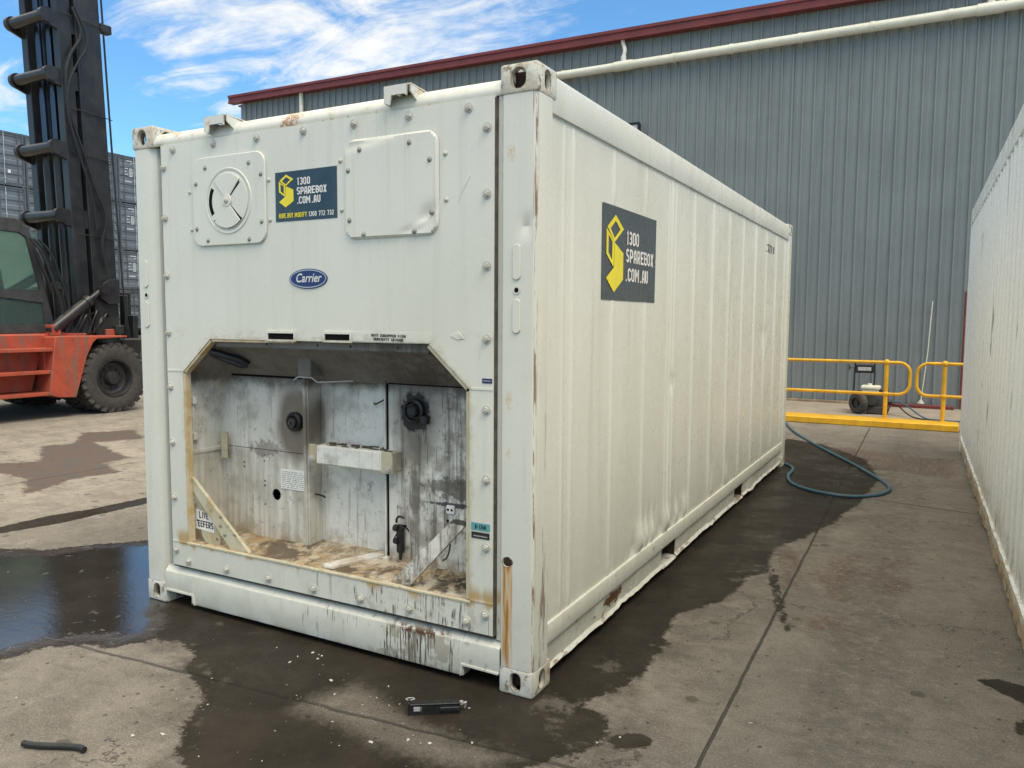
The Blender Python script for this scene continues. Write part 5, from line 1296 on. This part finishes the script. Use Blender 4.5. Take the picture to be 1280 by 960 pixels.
hs([(-10.95, 5.40, 6.5), (-10.90, 5.6, 6.0), (-10.92, 5.33, 5.6), (-10.92, 5.15, 5.2), (-10.92, 5.15, 4.7), (-10.92, 5.3, 4.1), (-10.92, 5.45, 3.6), (-10.92, 5.5, 3.0)], .018)
for k in range(4): hs([(-11.0-.04*k, 5.90+.025*k, 7.6), (-11.0-.04*k, 5.92+.025*k, 4.0), (-11.0-.04*k, 5.96+.025*k, 1.6), (-11.0-.04*k, 6.0+.06*k, 1.2)], .013)
for z in (6.35, 4.9, 4.2, 2.9): mb.tube([(-10.985, lean(5.2, z), z+.02), (-10.97, lean(5.6, z), z), (-10.985, lean(5.95, z), z-.03)], .008, 6)
mb.build('hose', M['black'], mast)
mb = MB(); up_box(mb, -12.0, -11.05, 5.88, 5.96, 6.3, 6.42); up_box(mb, -11.12, -10.98, 5.85, 6.05, 6.28, 6.42); mb.build('hose_clamp', M['greasy'], mast)
for xx in (-10.93, -12.42):
    a, b = Vector((xx, 4.62, 1.36)), Vector((xx, 5.48, 2.02)); d = (b-a).normalized()
    mb = MB().cyl(a, a+d*.78, .085, n=20); mb.cyl(a+d*.72, a+d*.8, .1, n=20); mb.cyl(a-Vector((.07, 0, 0)), a+Vector((.07, 0, 0)), .07, n=14); mb.cyl(b-Vector((.06, 0, 0)), b+Vector((.09, 0, 0)), .07, n=14); mb.cyl(a+d*.8, b, .045, n=14)
    mb.prism([(5.44, 1.9), (5.5, 2.12), (5.62, 2.2), (5.8, 2.2), (5.8, 1.8), (5.6, 1.78)], 'x', xx-.04, xx+.02, .005)
    mb.build('tilt_cylinder', M['greasy'], fk, ang=40)
mb = MB().box(-11.02, -10.86, 4.56, 4.72, 1.27, 1.44, .01); mb.box(-11.1, -10.95, 5.55, 5.72, 1.25, 1.36, .008); mb.build('bracket', M['orange'], fk)
mb = MB(); rnd = random.Random(5)
for k in range(14):
    y0 = rnd.uniform(4.9, 5.5); mb.tube([(-11.0, y0, 1.3), (-10.98+rnd.uniform(-.1, .1), y0+.1, 1.5+rnd.random()*.2), (-11.05, y0+.25, 1.45+rnd.random()*.3), (-11.1, y0+.3, 1.9)], .014, 6, smooth=2)
mb.box(-11.1, -10.9, 5.70, 5.86, 1.27, 1.42, .01); mb.box(-11.3, -10.95, 5.86, 6.5, .95, 1.2, .03); mb.box(-11.25, -11.0, 6.1, 6.2, 1.15, 1.6, .01); mb.box(-11.2, -11.05, 5.98, 6.04, 1.2, 1.95, .01)
mb.cyl((-11.0, 6.5, 1.1), (-11.3, 6.5, 1.1), .16, n=16); mb.cyl((-11.0, 6.3, 1.32), (-11.25, 6.3, 1.32), .08, n=12)
mb.build('valve_block', M['greasy'], fk)
mb = MB().box(-12.1, -10.95, 6.05, 6.2, 4.9-4.3, 5.3-4.3, .02); mb.box(-12.0, -11.9, 6.1, 6.25, .3, 2.0, .01); mb.box(-11.35, -11.25, 6.1, 6.25, .3, 2.0, .01); mb.build('carriage', M['greasy'], fk)

# ------------------------------------------------------------------ yellow kerb beam and guard rails
kb = MB().box(-6.2, 1.74, 9.92, 10.40, 0, .10, .012)
for k in range(9): kb.cyl((-5.6+k*.9, 9.918, .05), (-5.6+k*.9, 9.93, .05), .013, n=8)
kb.top('kerb_beam', M['yellow'], (-2.2, 10.1, 0), 'yellow painted steel kerb on the concrete below the guard rails', 'kerb')
RY = 10.28; r_ = .030
def rail_thing(label, x_end, x_far, posts, loc):
    s_ = 1 if x_far < x_end else -1            # rounded end points towards +X when s_=1
    t = thing('guard_rail', label, 'guard rail', loc, 0, 'yellow guard rails')
    zt, zm, rad = .955, .475, .16; cx = x_end-s_*rad; pts = [(x_far, RY, zt)]
    for k in range(9): a = R(90-k*90/8); pts.append((cx+s_*rad*math.cos(a), RY, zt-rad+rad*math.sin(a)))
    for k in range(9): a = R(0-k*90/8); pts.append((cx+s_*rad*math.cos(a), RY, zm+rad+rad*math.sin(a)))
    pts.append((x_far, RY, zm))
    MB().tube(pts, .024, 12).build('rail', M['yellow'], t)
    for px_ in posts:
        mb = MB().cyl((px_, RY, .10), (px_, RY, zt), r_, n=20); mb.box(px_-.06, px_+.06, RY-.06, RY+.06, .098, .108, .002)
        for zz in (zt, zm): mb.lathe([(.046*math.cos(R(a)), .046*math.sin(R(a))) for a in range(-90, 91, 15)], Matrix.Translation((px_, RY, zz)), 20)
        mb.build('post', M['yellow'], t)
rail_thing('long yellow guard rail ending beside the pressure washer, left of the gap', 1.08, -5.9, (.76, -1.2, -3.2, -5.2), (-2.2, RY, .1))
rail_thing('short yellow guard rail with rounded end beside the right-hand container', 1.17, 3.4, (1.53, 3.2), (2.2, RY, .1))

# ------------------------------------------------------------------ pressure washer on the apron
pw = thing('pressure_washer', 'petrol pressure washer on two wheels with tall black handle behind the yellow rail', 'pressure washer', (.50, 11.55, .03))
mb = MB().tube([(.20, 11.6, .20), (.205, 11.62, .85), (.23, 11.62, .90), (.48, 11.62, .90), (.515, 11.62, .85), (.51, 11.6, .20)], .014, 8, smooth=1)
mb.tube([(.2, 11.6, .25), (.25, 11.5, .14), (.75, 11.45, .14)], .014, 8); mb.tube([(.51, 11.62, .25), (.6, 11.7, .14), (.78, 11.7, .14)], .014, 8); mb.cyl((.12, 11.62, .78), (.20, 11.62, .78), .007, n=6); mb.cyl((.12, 11.62, .74), (.12, 11.62, .83), .009, n=6); mb.cyl((.75, 11.4, .14), (.75, 11.75, .14), .012)
mb.build('frame', M['black'], pw)
mb = MB().box(.215, .50, 11.585, 11.62, .70, .845, .012); pn = mb.build('control_panel', M['black'], pw)
MB().box(.255, .46, 11.580, 11.585, .74, .80, .002).build('plate', M['galv'], pn)
for yy in (11.36, 11.82):
    c = Matrix.Translation((.30, yy, .21)) @ Matrix.Rotation(R(-42), 4, 'Z') @ Matrix.Rotation(R(90), 4, 'X')
    wl = MB().lathe([(.09, .05), (.10, .06), (.155, .055), (.178, .035), (.182, 0), (.178, -.035), (.155, -.055), (.10, -.06), (.09, -.05)], c, 32).build('wheel', M['rubber'], pw)
    MB().lathe([(.001, .035), (.03, .04), (.04, .02), (.095, .03), (.095, -.03), (.04, -.02), (.001, -.035)], c, 24).build('rim', M['greasy'], wl)
mb = MB().box(.32, .62, 11.42, 11.70, .43, .50, .03, 2); mb.cyl((.45, 11.56, .49), (.45, 11.56, .53), .035, n=14); mb.box(.34, .60, 11.44, 11.68, .37, .435, .01); mb.build('fuel_tank', M['pvc'], pw)
mb = MB().box(.36, .70, 11.40, 11.70, .14, .40, .03, 2); mb.cyl((.50, 11.40, .27), (.50, 11.34, .27), .085, n=20); mb.box(.60, .74, 11.45, 11.66, .20, .46, .02)
for k in range(6): mb.box(.345, .645, 11.405, 11.42, .18+k*.03, .19+k*.03)
mb.cyl((.66, 11.5, .24), (.80, 11.5, .24), .045, n=12); mb.build('engine', M['interior'], pw)
mb = MB().prism([(.38, .16), (.78, .16), (.74, .04), (.44, .04)], 'y', 11.38, 11.72, .01); mb.build('base_tray', M['rubber'], pw)
MB().tube([(.78, 11.5, .24), (.9, 11.45, .26), (1.05, 11.3, .20), (1.2, 11.1, .10), (1.32, 10.95, .05), (1.5, 10.9, .05), (1.9, 10.9, .05)], .013, 8, smooth=3).build('hose', M['hose'], pw)
MB().tube([(.76, 11.55, .2), (.9, 11.4, .20), (1.0, 11.2, .12), (1.12, 11.0, .06), (1.3, 10.88, .05), (1.45, 10.84, .05)], .011, 8, smooth=3).build('hose', M['black'], pw)

# ------------------------------------------------------------------ loose things on the concrete
hp = [(-.609, 9.796), (-.341, 8.763), (-.014, 7.951), (.377, 7.064), (.701, 6.33), (.933, 5.779), (1.061, 5.42), (1.095, 5.15), (1.02, 4.90), (.838, 4.713), (.643, 4.66), (.42, 4.79), (.224, 5.04), (.14, 5.37), (.15, 5.72), (.09, 5.98), (-.05, 6.12), (-.5, 6.25)]
MB().tube([(a, b, .016+.006*math.sin(i*2.)) for i, (a, b) in enumerate(hp)], .0155, 10, smooth=3).top('garden_hose', M['hose'], (.3, 6, 0), 'blue hose looping over the wet concrete at the far corner of the white container', 'hose')
MB().tube([(-1.479, -1.229, .016), (-1.455, -1.222, .014), (-1.409, -1.206, .014), (-1.333, -1.166, .014), (-1.275, -1.142, .014), (-1.244, -1.145, .013)], .0115, 10, smooth=2).top('rubber_offcut', M['black'], (-1.36, -1.19, 0), 'short piece of black rubber hose lying on dry concrete at the bottom left', 'hose piece')
pb = thing('plastic_bracket', 'broken black plastic bracket lying on the wet concrete in front of the container', 'bracket', (-.29, -.275, 0))
ang = math.atan2(.15, .17)
mt = Matrix.Translation((-.30, -.275, 0)) @ Matrix.Rotation(R(34), 4, 'Z')
mb = MB().box(-.105, .10, -.018, -.012, .0, .044, .002, mtx=mt); mb.box(-.105, .10, .012, .02, .0, .04, .002, mtx=mt); mb.box(-.105, .10, -.018, .02, .036, .042, .001, mtx=mt); mb.box(-.108, -.10, -.02, .022, 0, .05, .001, mtx=mt)
for k in range(6): mb.box(-.06+k*.03, -.057+k*.03, -.02, .02, .0, .045, .0005, mtx=mt)
mb.box(.02, .1, -.023, -.018, .012, .03, .002, mtx=mt)
mb.build('channel', M['black'], pb)
mb = MB().box(-.085, -.055, -.0195, -.018, .016, .034, .0005, mtx=mt); mb.build('label', M['galv'], pb)
mb = MB().cyl(mt @ Vector((.106, 0, .03)), mt @ Vector((.106, 0, .042)), .008, n=12); mb.tube([mt @ Vector((.10, 0, .03)), mt @ Vector((.125, .004, .035)), mt @ Vector((.12, .01, .01))], .005, 6); mb.tube([mt @ Vector((-.10+.018*math.cos(k), .035+.01*math.sin(k), .042)) for k in (0, 1, 2, 3, 4, 5, 6)], .0025, 6); mb.build('clip', M['galv'], pb)
# paint flakes and stones, each a thing of its own
def flake(s, seed):
    rn = random.Random(seed); b = bmesh.new(); bmesh.ops.create_icosphere(b, subdivisions=1, radius=1)
    for v in b.verts:
        k = rn.uniform(.6, 1.25); v.co = Vector((v.co.x*s*k*1.2, v.co.y*s*k*.8, max(v.co.z, -.3)*s*.38*k))
    me = bpy.data.meshes.new('flake'); b.to_mesh(me); b.free(); return me
fl_m = [flake(1., k) for k in range(6)]
for f in fl_m[:4]: f.materials.append(M['chip'])
for f in fl_m[4:]: f.materials.append(M['stone'])
spots_ = [(-.85, -.27, .009), (-1.142, -.224, .008), (-1.121, -.093, .008), (-1.053, -.135, .009), (-1.06, -.10, .006), (-.755, -.359, .006), (-1.198, -.983, .010), (-1.11, -.921, .010), (-.184, -.481, .010), (-1.146, -.679, .007), (.422, -.092, .006), (.834, .26, .008), (-.384, -.58, .010), (-.049, -.399, .006), (-.271, -.498, .009), (.36, -.17, .006), (-.6, -.19, .005)]
rnd = random.Random(11)
while len(spots_) < 105:
    a, b = rnd.gauss(-.7, .5), rnd.uniform(-1.15, -.05)
    if b > -.02 and -2.5 < a < .05: continue
    spots_.append((a, b, rnd.choice((.0018, .0025, .0035, .005))))
for i, (a, b, s_) in enumerate(spots_):
    st_ = rnd.random() < .35 and i > 16
    o = bpy.data.objects.new('pebble' if st_ else 'paint_flake', fl_m[4+i % 2] if st_ else fl_m[i % 4]); COL.objects.link(o)
    o.location = (a, b, s_*.2); o.scale = (s_,)*3; o.rotation_euler = (rnd.uniform(-.2, .2), rnd.uniform(-.2, .2), rnd.random()*6.28)
    tag(o, 'small grey pebble on the concrete before the container' if st_ else 'white paint flake on the concrete before the container', 'pebble' if st_ else 'paint flake', 'pebbles on the concrete' if st_ else 'paint flakes on the concrete')
